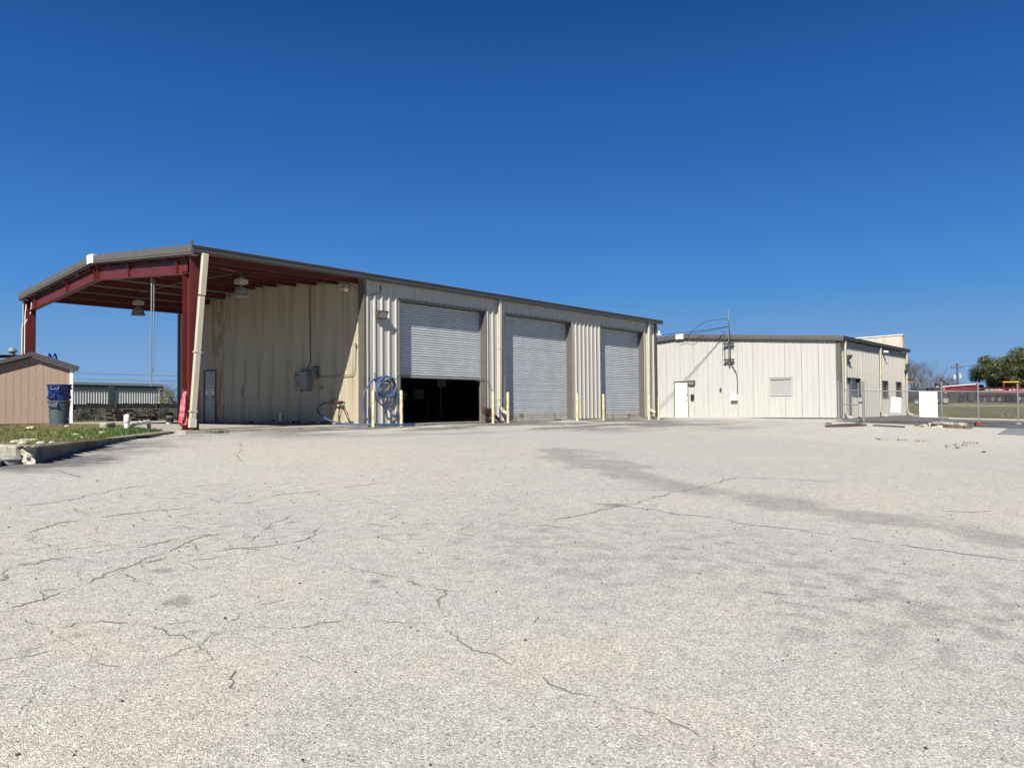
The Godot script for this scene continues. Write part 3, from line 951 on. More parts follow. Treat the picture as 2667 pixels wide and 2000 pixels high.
		shutter_slats(d, x0 + 0.02, x1 - 0.02, yb, 4.4, zb, [0, 2, 1][i])
		for sx in [[x0 + 0.002, x0 + 0.035], [x1 - 0.035, x1 - 0.002]]:
			s = MB.new()
			s.ab(Vector3(sx[0], 0.0, zb + 0.03), Vector3(sx[1], 4.2, zb + 0.075))
			obj("door_guide", s, M.galv, d)
		# brown reveals and head
		for sx in [[x0 - 0.04, x0], [x1, x1 + 0.04]]:
			s = MB.new()
			s.ab(Vector3(sx[0], 0.0, -0.34), Vector3(sx[1], 4.15, 0.038))
			obj("door_jamb", s, M.trim_rake, d)
		s = MB.new()
		s.ab(Vector3(x0 - 0.04, 4.15, -0.34), Vector3(x1 + 0.04, 4.21, 0.038))
		obj("door_head", s, M.trim, d)
		s = MB.new()
		s.ab(Vector3(x0 + 0.05, 4.22, -0.75), Vector3(x1 - 0.05, 4.6, -0.36))
		obj("barrel_housing", s, M.dark_grey, d)
	# man door in the side wall
	var md := Node3D.new()
	md.name = "side_door"
	b.add_child(md, true)
	s = MB.new()
	s.ab(Vector3(-0.012, 0.05, -9.96), Vector3(0.03, 2.06, -9.15))
	obj("door_leaf", s, M.door, md)
	s = MB.new()
	s.ab(Vector3(-0.04, 0.03, -10.02), Vector3(0.03, 2.12, -9.965))
	s.ab(Vector3(-0.04, 0.03, -9.145), Vector3(0.03, 2.12, -9.09))
	s.ab(Vector3(-0.04, 2.065, -9.964), Vector3(0.03, 2.12, -9.146))
	obj("door_frame", s, M.dark_grey, md)
	s = MB.new()
	s.tube([Vector3(-0.012, 1.0, -9.86), Vector3(-0.07, 1.0, -9.86), Vector3(-0.075, 1.0, -9.76)], 0.014, 8)
	s.cbox(Vector3(-0.018, 1.0, -9.86), Vector3(0.012, 0.16, 0.07), 0.004)
	obj("door_handle", s, M.steel, md)

	# a little thermal-style antenna on the roof edge
	s = MB.new()
	s.tube([Vector3(9.6, 4.85, -0.3), Vector3(9.6, 5.15, -0.3)], 0.012, 6)
	obj("roof_vent_pin", s, M.dark_grey, b)

func text_mesh(parent: Node, called: String, txt: String, size: float, m: Material, at: Vector3, basis: Basis) -> void:
	var t := TextMesh.new()
	var f := SystemFont.new()
	f.font_names = PackedStringArray(["Droid Sans"])
	f.font_weight = 700
	t.font = f
	t.text = txt
	t.font_size = 32
	t.pixel_size = size / 32.0
	t.depth = 0.002
	var o := MeshInstance3D.new()
	o.mesh = t
	o.material_override = m
	o.transform = Transform3D(basis, at)
	o.name = called
	parent.add_child(o, true)

# ---------------------------------------------------------------- things on and around the workshop
func smooth_path(p: Array, per := 8) -> Array:
	var out := []
	for i in p.size() - 1:
		var a: Vector3 = p[maxi(i - 1, 0)]
		var b: Vector3 = p[i]
		var c: Vector3 = p[i + 1]
		var d: Vector3 = p[mini(i + 2, p.size() - 1)]
		for k in per:
			out.append(b.cubic_interpolate(c, a, d, float(k) / per))
	out.append(p[p.size() - 1])
	return out

func wall_pack(label: String, at: Vector3, turn: float, m: Material) -> Node3D:
	# flood light: sloped housing with a lens underneath, its back at z = 0
	var t := thing("wall_light", label, "lamp", at, turn, "flood lights on the metal walls")
	var s := MB.new()
	s.prism(PackedVector2Array([Vector2(0, 0), Vector2(0, 0.25), Vector2(0.22, 0.25), Vector2(0.235, 0.22), Vector2(0.11, 0.0)]), Transform3D(Basis(Vector3.BACK, Vector3.UP, Vector3.LEFT), Vector3(0.19, 0, 0)), 0.38)
	obj("housing", s, m, t)
	s = MB.new()
	s.quad(Vector3(-0.16, 0.022, 0.124), Vector3(0.16, 0.022, 0.124), Vector3(0.16, 0.2, 0.23), Vector3(-0.16, 0.2, 0.23))
	s.quad(Vector3(-0.16, 0.2, 0.2299), Vector3(0.16, 0.2, 0.2299), Vector3(0.16, 0.022, 0.1239), Vector3(-0.16, 0.022, 0.1239))
	obj("lens", s, M.lens, t)
	s = MB.new()
	s.beam(Vector3(-0.18, 0.012, 0.116), Vector3(0.18, 0.012, 0.116), 0.02, 0.025)
	s.beam(Vector3(-0.18, 0.225, 0.243), Vector3(0.18, 0.225, 0.243), 0.02, 0.025)
	obj("lens_frame", s, m, t)
	return t

func make_bollards() -> void:
	var p := [[-0.09, 0.55, 1.18, "yellow bollard under the coiled blue hose, dirty at its foot"], [1.08, 0.55, 1.19, "clean yellow bollard at the left jamb of the half-open roller door"], [5.60, 0.55, 1.18, "scraped yellow bollard in front of the rusty jack stand"], [6.45, 0.55, 1.19, "yellow bollard at the left jamb of the middle roller door"], [10.98, 0.55, 1.18, "yellow bollard between the middle roller door and the ribbed wall"], [12.99, 0.55, 1.2, "yellow bollard at the left jamb of the farthest roller door"], [16.97, 0.55, 1.2, "yellow bollard in front of the end downspout"], [17.82, 0.60, 1.1, "shorter yellow bollard at the far end of the workshop"]]
	var first: Node3D = null
	for q in p:
		var base := on_ground(q[0], q[1], -0.02)
		if first == null or absf(q[2] - 1.18) > 0.03:
			var t := thing("bollard", q[3], "bollard", base, 0.0, "yellow bollards guarding the roller doors")
			var s := MB.new()
			s.lathe([Vector2(0.0, 0.0), Vector2(0.054, 0.0), Vector2(0.0535, 0.4), Vector2(0.054, 1.0), Vector2(0.054, q[2] - 0.045), Vector2(0.0, q[2] - 0.045)], 20, Transform3D.IDENTITY)
			obj("pipe", s, M.yellow, t)
			s = MB.new()
			var h: float = q[2] - 0.05
			s.lathe([Vector2(0.051, h), Vector2(0.049, h + 0.02), Vector2(0.04, h + 0.042), Vector2(0.025, h + 0.056), Vector2(0.0, h + 0.062)], 20, Transform3D.IDENTITY)
			obj("concrete_cap", s, M.cream, t)
			if first == null:
				first = t
		else:
			copy(first, base, rng.randf() * TAU, q[3])

func make_shop_things() -> void:
	var up := Vector3.UP
	make_bollards()
	wall_pack("flood light on the ribbed wall left of the half-open roller door", Vector3(0.62, 3.45, 0.03), 0.0, M.bronze)

	# blue suction hose: from the standpipe along the ground, up to the hanger and coiled
	var path := [Vector3(-0.16, 0.73, -1.72), Vector3(-0.22, 0.70, -1.93), Vector3(-0.34, 0.52, -2.0), Vector3(-0.40, 0.30, -1.7), Vector3(-0.40, 0.13, -1.15), Vector3(-0.36, 0.045, -0.55), Vector3(-0.28, 0.03, 0.05), Vector3(0.0, 0.015, 0.52), Vector3(0.6, 0.0, 0.68), Vector3(1.2, 0.0, 0.66), Vector3(1.62, 0.0, 0.56), Vector3(1.66, 0.0, 0.44), Vector3(1.3, 0.012, 0.36), Vector3(0.7, 0.015, 0.36), Vector3(0.18, 0.035, 0.36), Vector3(-0.12, 0.2, 0.28), Vector3(-0.22, 0.55, 0.22), Vector3(-0.18, 0.95, 0.2), Vector3(0.0, 1.27, 0.2), Vector3(0.25, 1.46, 0.19)]
	for turn in 3:
		var rx: float = [0.39, 0.40, 0.36][turn]
		var ry: float = [0.34, 0.50, 0.33][turn]
		var cy := 1.59 - ry - 0.02 * turn
		for k in 8:
			var a := deg_to_rad(125.0 - 45.0 * k)
			path.append(Vector3(0.74 + rx * cos(a), cy + ry * sin(a), 0.13 + 0.055 * turn + 0.006 * k))
	path.append(Vector3(0.92, 1.52, 0.27)); path.append(Vector3(1.06, 1.36, 0.26))
	var s := MB.new()
	s.tube(smooth_path(path, 7), 0.0265, 12)
	var h := thing("hose", "thick blue hose coiled on the wall and trailing along the ground", "hose")
	obj("hose_body", s, M.hose, h)
	s = MB.new()
	s.tube([Vector3(1.03, 1.44, 0.27), Vector3(1.24, 1.62, 0.33)], 0.016, 8)
	s.tube([Vector3(1.05, 1.40, 0.26), Vector3(1.08, 1.28, 0.26)], 0.034, 10)
	obj("nozzle", s, M.black, h)
	var hg := thing("hose_hanger", "black iron bracket holding the blue hose on the ribbed wall", "bracket")
	s = MB.new()
	s.tube([Vector3(0.55, 1.42, 0.03), Vector3(0.55, 1.50, 0.06), Vector3(0.55, 1.50, 0.36), Vector3(0.55, 1.56, 0.38)], 0.013, 6)
	s.tube([Vector3(0.95, 1.42, 0.03), Vector3(0.95, 1.48, 0.06), Vector3(0.95, 1.48, 0.36), Vector3(0.95, 1.54, 0.38)], 0.013, 6)
	obj("arm", s, M.black, hg)
	s = MB.new()
	s.cbox(Vector3(0.72, 1.42, 0.06), Vector3(0.62, 0.06, 0.05), 0.006)
	s.tube([Vector3(0.37, 1.42, 0.06), Vector3(0.36, 1.62, 0.09), Vector3(0.33, 1.70, 0.11)], 0.012, 6)
	obj("backplate", s, M.black, hg)

	# standpipe with valve on the side wall
	var sp := thing("standpipe", "rusty standpipe with valve feeding the blue hose at the side wall", "pipe")
	s = MB.new()
	s.tube([Vector3(-0.03, 0.74, -0.98), Vector3(-0.16, 0.735, -0.98), Vector3(-0.16, 0.73, -1.40)], 0.028, 10)
	s.lathe([Vector2(0.0, -0.05), Vector2(0.05, -0.05), Vector2(0.06, 0.0), Vector2(0.05, 0.05), Vector2(0.0, 0.05)], 12, Transform3D(Basis(Vector3.RIGHT, PI / 2), Vector3(-0.16, 0.735, -0.99)))
	obj("elbow", s, M.rust_dark, sp)
	s = MB.new()
	s.tube([Vector3(-0.16, 0.735, -1.12), Vector3(-0.16, 0.735, -1.24)], 0.044, 12)
	s.tube([Vector3(-0.16, 0.735, -1.36), Vector3(-0.16, 0.735, -1.40)], 0.042, 12)
	obj("valve", s, M.rust, sp)
	s = MB.new()
	s.tube([Vector3(-0.16, 0.735, -1.4), Vector3(-0.16, 0.73, -1.72)], 0.033, 12)
	s.tube([Vector3(-0.16, 0.735, -1.52), Vector3(-0.16, 0.735, -1.58)], 0.041, 12)
	obj("coupling", s, M.steel, sp)
	s = MB.new()
	s.tube(smooth_path([Vector3(-0.16, 0.78, -1.14), Vector3(-0.17, 0.86, -1.22), Vector3(-0.18, 0.85, -1.36), Vector3(-0.18, 0.76, -1.45)], 5), 0.011, 6)
	obj("lever", s, M.rust_dark, sp)
	s = MB.new()
	s.tube(smooth_path([Vector3(-0.15, 0.70, -1.05), Vector3(-0.10, 0.45, -1.16), Vector3(-0.06, 0.25, -1.24), Vector3(-0.05, 0.0, -1.20)], 5), 0.02, 8)
	s.tube(smooth_path([Vector3(-0.12, 0.68, -1.0), Vector3(-0.1, 0.4, -0.86), Vector3(-0.1, 0.2, -0.72), Vector3(-0.12, 0.02, -0.58)], 5), 0.010, 6)
	s.tube(smooth_path([Vector3(-0.10, 0.66, -0.98), Vector3(-0.08, 0.42, -0.78), Vector3(-0.08, 0.2, -0.70), Vector3(-0.10, 0.02, -0.55)], 5), 0.009, 6)
	obj("drain_tube", s, M.rust_dark, sp)

	# electrical gear on the side wall
	var cb := thing("control_box", "pale control cabinet with black buttons on the shaded side wall", "electrical box")
	s = MB.new()
	s.cbox(Vector3(-0.15, 1.50, -3.11), Vector3(0.21, 0.63, 0.72), 0.012)
	s.cbox(Vector3(-0.262, 1.50, -3.12), Vector3(0.012, 0.6, 0.68), 0.005)
	obj("cabinet", s, M.grey_box, cb)
	for k in 3:
		s = MB.new()
		s.cbox(Vector3(-0.276, 1.70, -3.36 + 0.085 * k), Vector3(0.014, 0.07, 0.042), 0.004)
		obj("button", s, M.black, cb)
	s = MB.new()
	s.cbox(Vector3(-0.276, 1.61, -3.37), Vector3(0.016, 0.05, 0.05), 0.004)
	s.cbox(Vector3(-0.276, 1.54, -3.2), Vector3(0.014, 0.035, 0.035), 0.004)
	obj("switch", s, M.black, cb)
	s = MB.new()
	s.ab(Vector3(-0.271, 1.27, -3.33), Vector3(-0.2685, 1.50, -3.12))
	obj("label_plate", s, mat(0.36, 0.22, 0.14, 0.7), cb)
	s = MB.new()
	for zz in [-3.35, -2.85]:
		s.ab(Vector3(-0.1, 1.15, zz), Vector3(0.0, 1.19, zz + 0.04))
	obj("mount", s, M.dark_grey, cb)
	var dc := thing("disconnect_box", "small grey disconnect switch right of the control cabinet", "electrical box")
	s = MB.new()
	s.cbox(Vector3(-0.075, 1.75, -2.53), Vector3(0.11, 0.36, 0.27), 0.01)
	obj("enclosure", s, mat(0.19, 0.21, 0.22, 0.5), dc)
	s = MB.new()
	s.cbox(Vector3(-0.134, 1.71, -2.58), Vector3(0.01, 0.1, 0.08), 0.003)
	obj("faceplate", s, M.grey_box, dc)
	s = MB.new()
	s.cbox(Vector3(-0.09, 1.78, -2.385), Vector3(0.03, 0.12, 0.025), 0.006)
	obj("lever", s, M.black, dc)
	s = MB.new()
	s.cbox(Vector3(-0.05, 1.96, -2.53), Vector3(0.06, 0.05, 0.25), 0.006)
	obj("gasket_hood", s, M.far_green_dark, dc)
	s = MB.new()
	s.tube([Vector3(-0.055, 4.74, -2.83), Vector3(-0.055, 2.1, -2.8), Vector3(-0.09, 1.98, -2.88), Vector3(-0.12, 1.81, -2.95)], 0.016, 8)
	one("conduit", s, M.dark_grey, "thin upright conduit above the control cabinet on the side wall", "conduit")
	s = MB.new()
	s.tube(smooth_path([Vector3(-0.07, 1.60, -2.4), Vector3(-0.07, 1.61, -1.6), Vector3(-0.07, 1.625, -0.75), Vector3(-0.07, 1.64, -0.52), Vector3(-0.07, 1.76, -0.40), Vector3(-0.07, 2.0, -0.36), Vector3(-0.07, 2.55, -0.34)], 6), 0.014, 8)
	s.cbox(Vector3(-0.07, 2.58, -0.34), Vector3(0.06, 0.1, 0.06), 0.006)
	one("conduit", s, M.galv, "bent conduit running from the disconnect switch to the wall corner", "conduit")
	s = MB.new()
	s.cbox(Vector3(-0.05, 1.26, -2.2), Vector3(0.05, 0.12, 0.09), 0.006)
	one("outlet_box", s, M.grey_box, "small outlet box low on the side wall right of the control cabinet", "outlet")
	s = MB.new()
	s.ab(Vector3(-0.04, 0.08, -4.71), Vector3(-0.034, 0.42, -4.53))
	for k in 6:
		s.ab(Vector3(-0.05, 0.1 + k * 0.052, -4.69), Vector3(-0.04, 0.118 + k * 0.052, -4.55))
	one("wall_vent", s, M.plastic_white, "small white louvred vent at the foot of the side wall", "vent")

	# door sign
	var sg := thing("door_sign", "white warning sign with red heading and blue lines on the side door", "sign")
	s = MB.new()
	s.ab(Vector3(-0.018, 1.13, -9.90), Vector3(-0.0135, 1.48, -9.26))
	obj("panel", s, M.sign_white, sg)
	text_mesh(sg, "heading", "AUTHORIZED", 0.125, M.print_red, Vector3(-0.0195, 1.415, -9.58), Basis(Vector3.BACK, up, Vector3.LEFT))
	s = MB.new()
	for q in [[1.345, 0.56, 0.026], [1.30, 0.40, 0.014], [1.265, 0.46, 0.014], [1.205, 0.40, 0.03], [1.158, 0.30, 0.016]]:
		var x := -0.5 * float(q[1])
		rng.seed = int(q[0] * 1000)
		while x < 0.5 * q[1]:
			var w := rng.randf_range(0.03, 0.09)
			s.ab(Vector3(-0.0192, q[0] - q[2] * 0.5, -9.58 + x), Vector3(-0.018, q[0] + q[2] * 0.5, -9.58 + minf(x + w, 0.5 * q[1])))
			x += w + 0.018
	obj("small_print", s, M.print_blue, sg)

	# cameras
	var cam := thing("security_camera", "white security camera under the eave at the workshop's front corner", "camera", Vector3(-0.04, 4.42, -0.72), 0.0, "security cameras under the eaves")
	s = MB.new()
	s.cbox(Vector3(-0.02, 0.09, -0.1), Vector3(0.04, 0.16, 0.14), 0.01)
	s.cbox(Vector3(-0.12, 0.0, -0.12), Vector3(0.2, 0.03, 0.1), 0.006)
	obj("bracket", s, M.plastic_white, cam)
	s = MB.new()
	s.lathe([Vector2(0.0, 0.06), Vector2(0.07, 0.06), Vector2(0.085, 0.03), Vector2(0.085, -0.05), Vector2(0.0, -0.06)], 14, Transform3D(Basis(Vector3.RIGHT, 0.9), Vector3(-0.12, 0.0, 0.02)))
	obj("camera_body", s, M.plastic_white, cam)
	s = MB.new()
	s.lathe([Vector2(0.0, -0.11), Vector2(0.035, -0.1), Vector2(0.055, -0.07), Vector2(0.06, -0.04)], 12, Transform3D(Basis(Vector3.RIGHT, 0.9), Vector3(-0.12, 0.0, 0.02)))
	obj("dome", s, M.glass_dark, cam)
	s = MB.new()
	s.tube(smooth_path([Vector3(-0.12, -0.01, -0.09), Vector3(-0.14, 0.13, -0.06), Vector3(-0.13, 0.17, 0.05), Vector3(-0.06, 0.06, 0.3), Vector3(-0.01, -0.06, 0.44)], 6), 0.008, 6)
	obj("cable", s, M.black, cam)
	cam = thing("security_camera", "small white camera at the far end of the workshop's eave", "camera", Vector3(18.86, 4.22, 0.08), 0.0, "security cameras under the eaves")
	s = MB.new()
	s.lathe([Vector2(0.0, 0.12), Vector2(0.05, 0.11), Vector2(0.06, 0.0), Vector2(0.13, -0.06), Vector2(0.13, -0.1), Vector2(0.0, -0.1)], 14, Transform3D.IDENTITY)
	obj("camera_body", s, M.white, cam)
	s = MB.new()
	s.tube([Vector3(0, 0.1, 0), Vector3(-0.05, 0.3, -0.05), Vector3(-0.09, 0.42, -0.1)], 0.018, 6)
	obj("bracket", s, M.white, cam)
	s = MB.new()
	s.tube(smooth_path([Vector3(0.64, 4.50, 0.04), Vector3(0.67, 4.40, 0.06), Vector3(0.62, 4.32, 0.06), Vector3(0.42, 4.25, 0.05), Vector3(0.2, 4.17, 0.045), Vector3(0.03, 4.17, 0.045)], 6), 0.009, 6)
	s.cbox(Vector3(0.64, 4.48, 0.05), Vector3(0.03, 0.12, 0.03), 0.006)
	one("hanging_cable", s, M.black, "loose black cable end on the wall above the first flood light", "cable")

	# high-bay lamps under the canopy
	var first: Node3D = null
	for q in [[-2.42, "high-bay lamp hanging under the canopy nearest the workshop wall corner"], [-9.48, "high-bay lamp hanging under the far half of the canopy"]]:
		if first != null:
			copy(first, Vector3(-2.9, 4.06, q[0]), 0.0, q[1])
			continue
		var t := thing("high_bay_lamp", q[1], "lamp", Vector3(-2.9, 4.06, q[0]), 0.0, "high-bay lamps under the canopy")
		first = t
		s = MB.new()
		s.lathe([Vector2(0.26, 0.0), Vector2(0.255, 0.025), Vector2(0.225, 0.04), Vector2(0.205, 0.16), Vector2(0.15, 0.26), Vector2(0.07, 0.30), Vector2(0.0, 0.30)], 24, Transform3D.IDENTITY)
		s.lathe([Vector2(0.0, 0.28), Vector2(0.14, 0.25), Vector2(0.195, 0.15), Vector2(0.215, 0.035), Vector2(0.25, 0.02), Vector2(0.26, 0.0)], 24, Transform3D.IDENTITY)
		obj("shade", s, M.grey_box, t)
		s = MB.new()
		s.tube([Vector3(0, 0.29, 0), Vector3(0, 0.40, 0)], 0.04, 10)
		obj("neck", s, M.grey_box, t)
		s = MB.new()
		s.cbox(Vector3(0, 0.46, 0), Vector3(0.3, 0.14, 0.34), 0.015)
		s.cbox(Vector3(0, 0.46, 0), Vector3(0.33, 0.15, 0.12), 0.01)
		s.cbox(Vector3(0, 0.56, 0), Vector3(0.16, 0.06, 0.17), 0.01)
		obj("ballast_box", s, M.cream, t)
		s = MB.new()
		s.tube([Vector3(0, 0.58, 0), Vector3(0, 0.72, 0)], 0.02, 8)
		s.cbox(Vector3(0, 0.72, 0), Vector3(0.1, 0.06, 0.12), 0.01)
		obj("hook", s, M.dark_grey, t)
	s = MB.new()
	s.tube([Vector3(-5.66, 4.55, -1.0), Vector3(-4.6, 4.72, -1.5), Vector3(-2.92, 4.80, -2.42)], 0.01, 6)
	s.tube([Vector3(-2.92, 4.80, -2.46), Vector3(-2.95, 4.9, -5.9), Vector3(-2.95, 4.86, -9.4)], 0.01, 6)
	one("lamp_cable", s, M.grey_box, "thin cable strung between the high-bay lamps under the canopy", "cable")

	# drop pipe hanging from the rafter
	var dp := thing("drop_pipe", "galvanised drop pipe hanging from the red canopy rafter", "pipe")
	s = MB.new()
	s.tube([Vector3(-5.60, 4.50, -2.64), Vector3(-5.60, 2.6, -2.64), Vector3(-5.60, 1.22, -2.62)], 0.022, 8)
	s.tube([Vector3(-5.56, 4.30, -2.58), Vector3(-5.56, 2.0, -2.57), Vector3(-5.56, 1.62, -2.60)], 0.016, 8)
	obj("pipe", s, M.galv, dp)
	s = MB.new()
	s.tube(smooth_path([Vector3(-5.56, 1.85, -2.58), Vector3(-5.56, 1.72, -2.62), Vector3(-5.56, 1.58, -2.78)], 5), 0.015, 8)
	obj("spout", s, M.galv, dp)
	s = MB.new()
	s.tube(smooth_path([Vector3(-5.62, 4.65, -2.75), Vector3(-5.62, 4.42, -2.75), Vector3(-5.60, 4.28, -2.66), Vector3(-5.60, 4.1, -2.62)], 5), 0.013, 6)
	obj("feed_line", s, M.galv, dp)

	# faded red jacket hung on the canopy column
	var jk := thing("red_jacket", "faded red work jacket hanging on the canopy column", "jacket", Vector3(-5.85, 0.0, -0.16), 0.0)
	s = MB.new()
	var rows := 26
	var cols := 22
	var ring := []
	var nz := noise(81, 1.4, 2)
	for i in rows + 1:
		var t := float(i) / rows
		var y := 1.02 - 0.86 * t
		var row := []
		for k in cols:
			var a := TAU * k / cols
			var wx := 0.055 + 0.035 * sin(minf(t * 2.4, 1.57)) + 0.015 * t
			var wz := 0.075 + 0.04 * t
			var fold := 1.0 + 0.26 * sin(a * 5.0 + t * 3.0) * (0.25 + t) + 0.25 * nz.get_noise_3d(cos(a), t * 2.0, sin(a))
			var low := 0.05 * sin(a * 2.0 + 1.0) * t
			row.append(Vector3(-0.06 * t - 0.005 + cos(a) * wx * fold * 0.85, y + low, sin(a) * wz * fold))
		ring.append(row)
	for i in rows:
		for k in cols:
			var k2 := (k + 1) % cols
			s.qo(ring[i][k], ring[i][k2], ring[i + 1][k2], ring[i + 1][k], (ring[i][k] + ring[i][(k + cols / 2) % cols]) * 0.5)
	obj("body", s, M.cloth_red, jk)
	s = MB.new()
	s.tube(smooth_path([Vector3(-0.04, 0.94, 0.07), Vector3(-0.07, 0.72, 0.10), Vector3(-0.09, 0.45, 0.11), Vector3(-0.11, 0.28, 0.10)], 5), 0.036, 10, 0.03)
	obj("sleeve", s, M.cloth_red, jk)
	s = MB.new()
	s.tube(smooth_path([Vector3(0.03, 1.0, 0.05), Vector3(-0.06, 1.06, 0.05), Vector3(-0.12, 1.02, -0.02), Vector3(-0.06, 1.0, -0.08)], 5), 0.014, 6)
	obj("collar", s, M.dark_grey, jk)

	# rusty jack stand behind the scraped bollard
	var rj := thing("jack_stand", "rusty red jack stand leaning on the wall behind a yellow bollard", "jack")
	s = MB.new()
	s.beam(Vector3(5.80, 0.42, 0.22), Vector3(6.20, -0.02, 0.40), 0.10, 0.05, Vector3.BACK)
	s.beam(Vector3(5.70, 0.44, 0.20), Vector3(5.86, -0.02, 0.42), 0.06, 0.04, Vector3.BACK)
	obj("leg", s, M.rust, rj)
	s = MB.new()
	s.cbox(Vector3(5.62, 0.36, 0.22), Vector3(0.42, 0.26, 0.14), 0.04, Basis(Vector3.BACK, -0.5))
	s.lathe([Vector2(0.0, -0.06), Vector2(0.1, -0.06), Vector2(0.12, 0.0), Vector2(0.1, 0.06), Vector2(0.0, 0.06)], 14, Transform3D(Basis(Vector3.RIGHT, PI / 2), Vector3(5.78, 0.40, 0.20)))
	obj("head", s, M.rust_dark, rj)
	s = MB.new()
	s.tube([Vector3(5.42, 0.30, 0.2), Vector3(5.44, 0.62, 0.12)], 0.022, 8)
	s.tube([Vector3(5.40, 0.40, 0.24), Vector3(5.52, 0.12, 0.3)], 0.03, 8)
	obj("handle", s, M.rust, rj)
	s = MB.new()
	s.cbox(Vector3(5.86, -0.015, 0.42), Vector3(0.16, 0.025, 0.12), 0.005)
	s.cbox(Vector3(6.21, -0.015, 0.42), Vector3(0.18, 0.025, 0.12), 0.005)
	obj("foot", s, M.rust_dark, rj)

	# door chain end and cable by the half-open door
	s = MB.new()
	s.tube(smooth_path([Vector3(5.70, 1.62, -0.22), Vector3(5.86, 1.50, 0.05), Vector3(6.0, 1.36, 0.08), Vector3(6.05, 1.30, 0.07)], 5), 0.01, 6)
	s.tube(smooth_path([Vector3(6.05, 1.30, 0.07), Vector3(6.12, 0.95, 0.06), Vector3(6.2, 0.75, 0.06)], 5), 0.005, 5)
	s.beam(Vector3(5.45, 1.60, -0.26), Vector3(5.74, 1.50, -0.24), 0.03, 0.03)
	one("door_rope", s, M.wood, "frayed rope end at the right jamb of the half-open roller door", "rope")
	s = MB.new()
	var cp := []
	for q in [[1.75, 0.62], [2.05, 0.60], [2.35, 0.52], [2.75, 0.40], [2.45, 0.34], [2.2, 0.42], [2.6, 0.5], [3.4, 0.30], [4.2, 0.26], [5.0, 0.22], [5.75, 0.25]]:
		cp.append(on_ground(q[0], q[1], 0.018))
	s.tube(smooth_path(cp, 6), 0.012, 6)
	one("ground_cable", s, M.rubber, "black cable lying on the ground along the half-open door sill", "cable")

	# inside, barely lit
	var nb := thing("notice_board", "pale blue notice board on a post inside the open workshop bay", "board", Vector3(6.94, 0.006, -3.5))
	s = MB.new()
	s.cbox(Vector3(0, 1.605, 0), Vector3(0.50, 0.42, 0.03), 0.008)
	obj("sheet", s, mat(0.34, 0.50, 0.60, 0.6), nb)
	s = MB.new()
	for k in 7:
		s.ab(Vector3(-0.2, 1.45 + k * 0.05, 0.0155), Vector3(0.16 - 0.05 * (k % 3), 1.465 + k * 0.05, 0.0165))
	obj("print", s, M.dark_grey, nb)
	s = MB.new()
	s.ab(Vector3(-0.03, 0.0, -0.075), Vector3(0.03, 1.8, -0.016))
	s.ab(Vector3(-0.25, 0.0, -0.25), Vector3(0.25, 0.03, 0.15))
	obj("post", s, M.galv, nb)
	var wb := thing("work_bench", "workbench with clutter standing inside the open bay", "bench", Vector3(6.4, 0.006, -4.6))
	s = MB.new()
	s.cbox(Vector3(0, 0.87, 0), Vector3(2.4, 0.06, 0.7), 0.01)
	obj("top", s, M.wood, wb)
	for q in [[-1.1, -0.28], [1.1, -0.28], [-1.1, 0.28], [1.1, 0.28]]:
		s = MB.new()
		s.ab(Vector3(q[0] - 0.04, 0.0, q[1] - 0.04), Vector3(q[0] + 0.04, 0.84, q[1] + 0.04))
		obj("leg", s, M.wood, wb)
	for q in [[-0.7, 0.3, "grey toolbox standing on the workbench inside the bay"], [0.25, 0.42, "taller grey bin standing on the workbench inside the bay"]]:
		s = MB.new()
		s.cbox(Vector3(6.4 + q[0], 0.906 + q[1] * 0.5, -4.6), Vector3(0.4, q[1], 0.3), 0.02)
		s.tube([Vector3(6.25 + q[0], 0.906 + q[1], -4.6), Vector3(6.25 + q[0], 0.97 + q[1], -4.6), Vector3(6.55 + q[0], 0.97 + q[1], -4.6), Vector3(6.55 + q[0], 0.906 + q[1], -4.6)], 0.012, 6)
		one("tool_box", s, M.grey_box, q[2], "box")

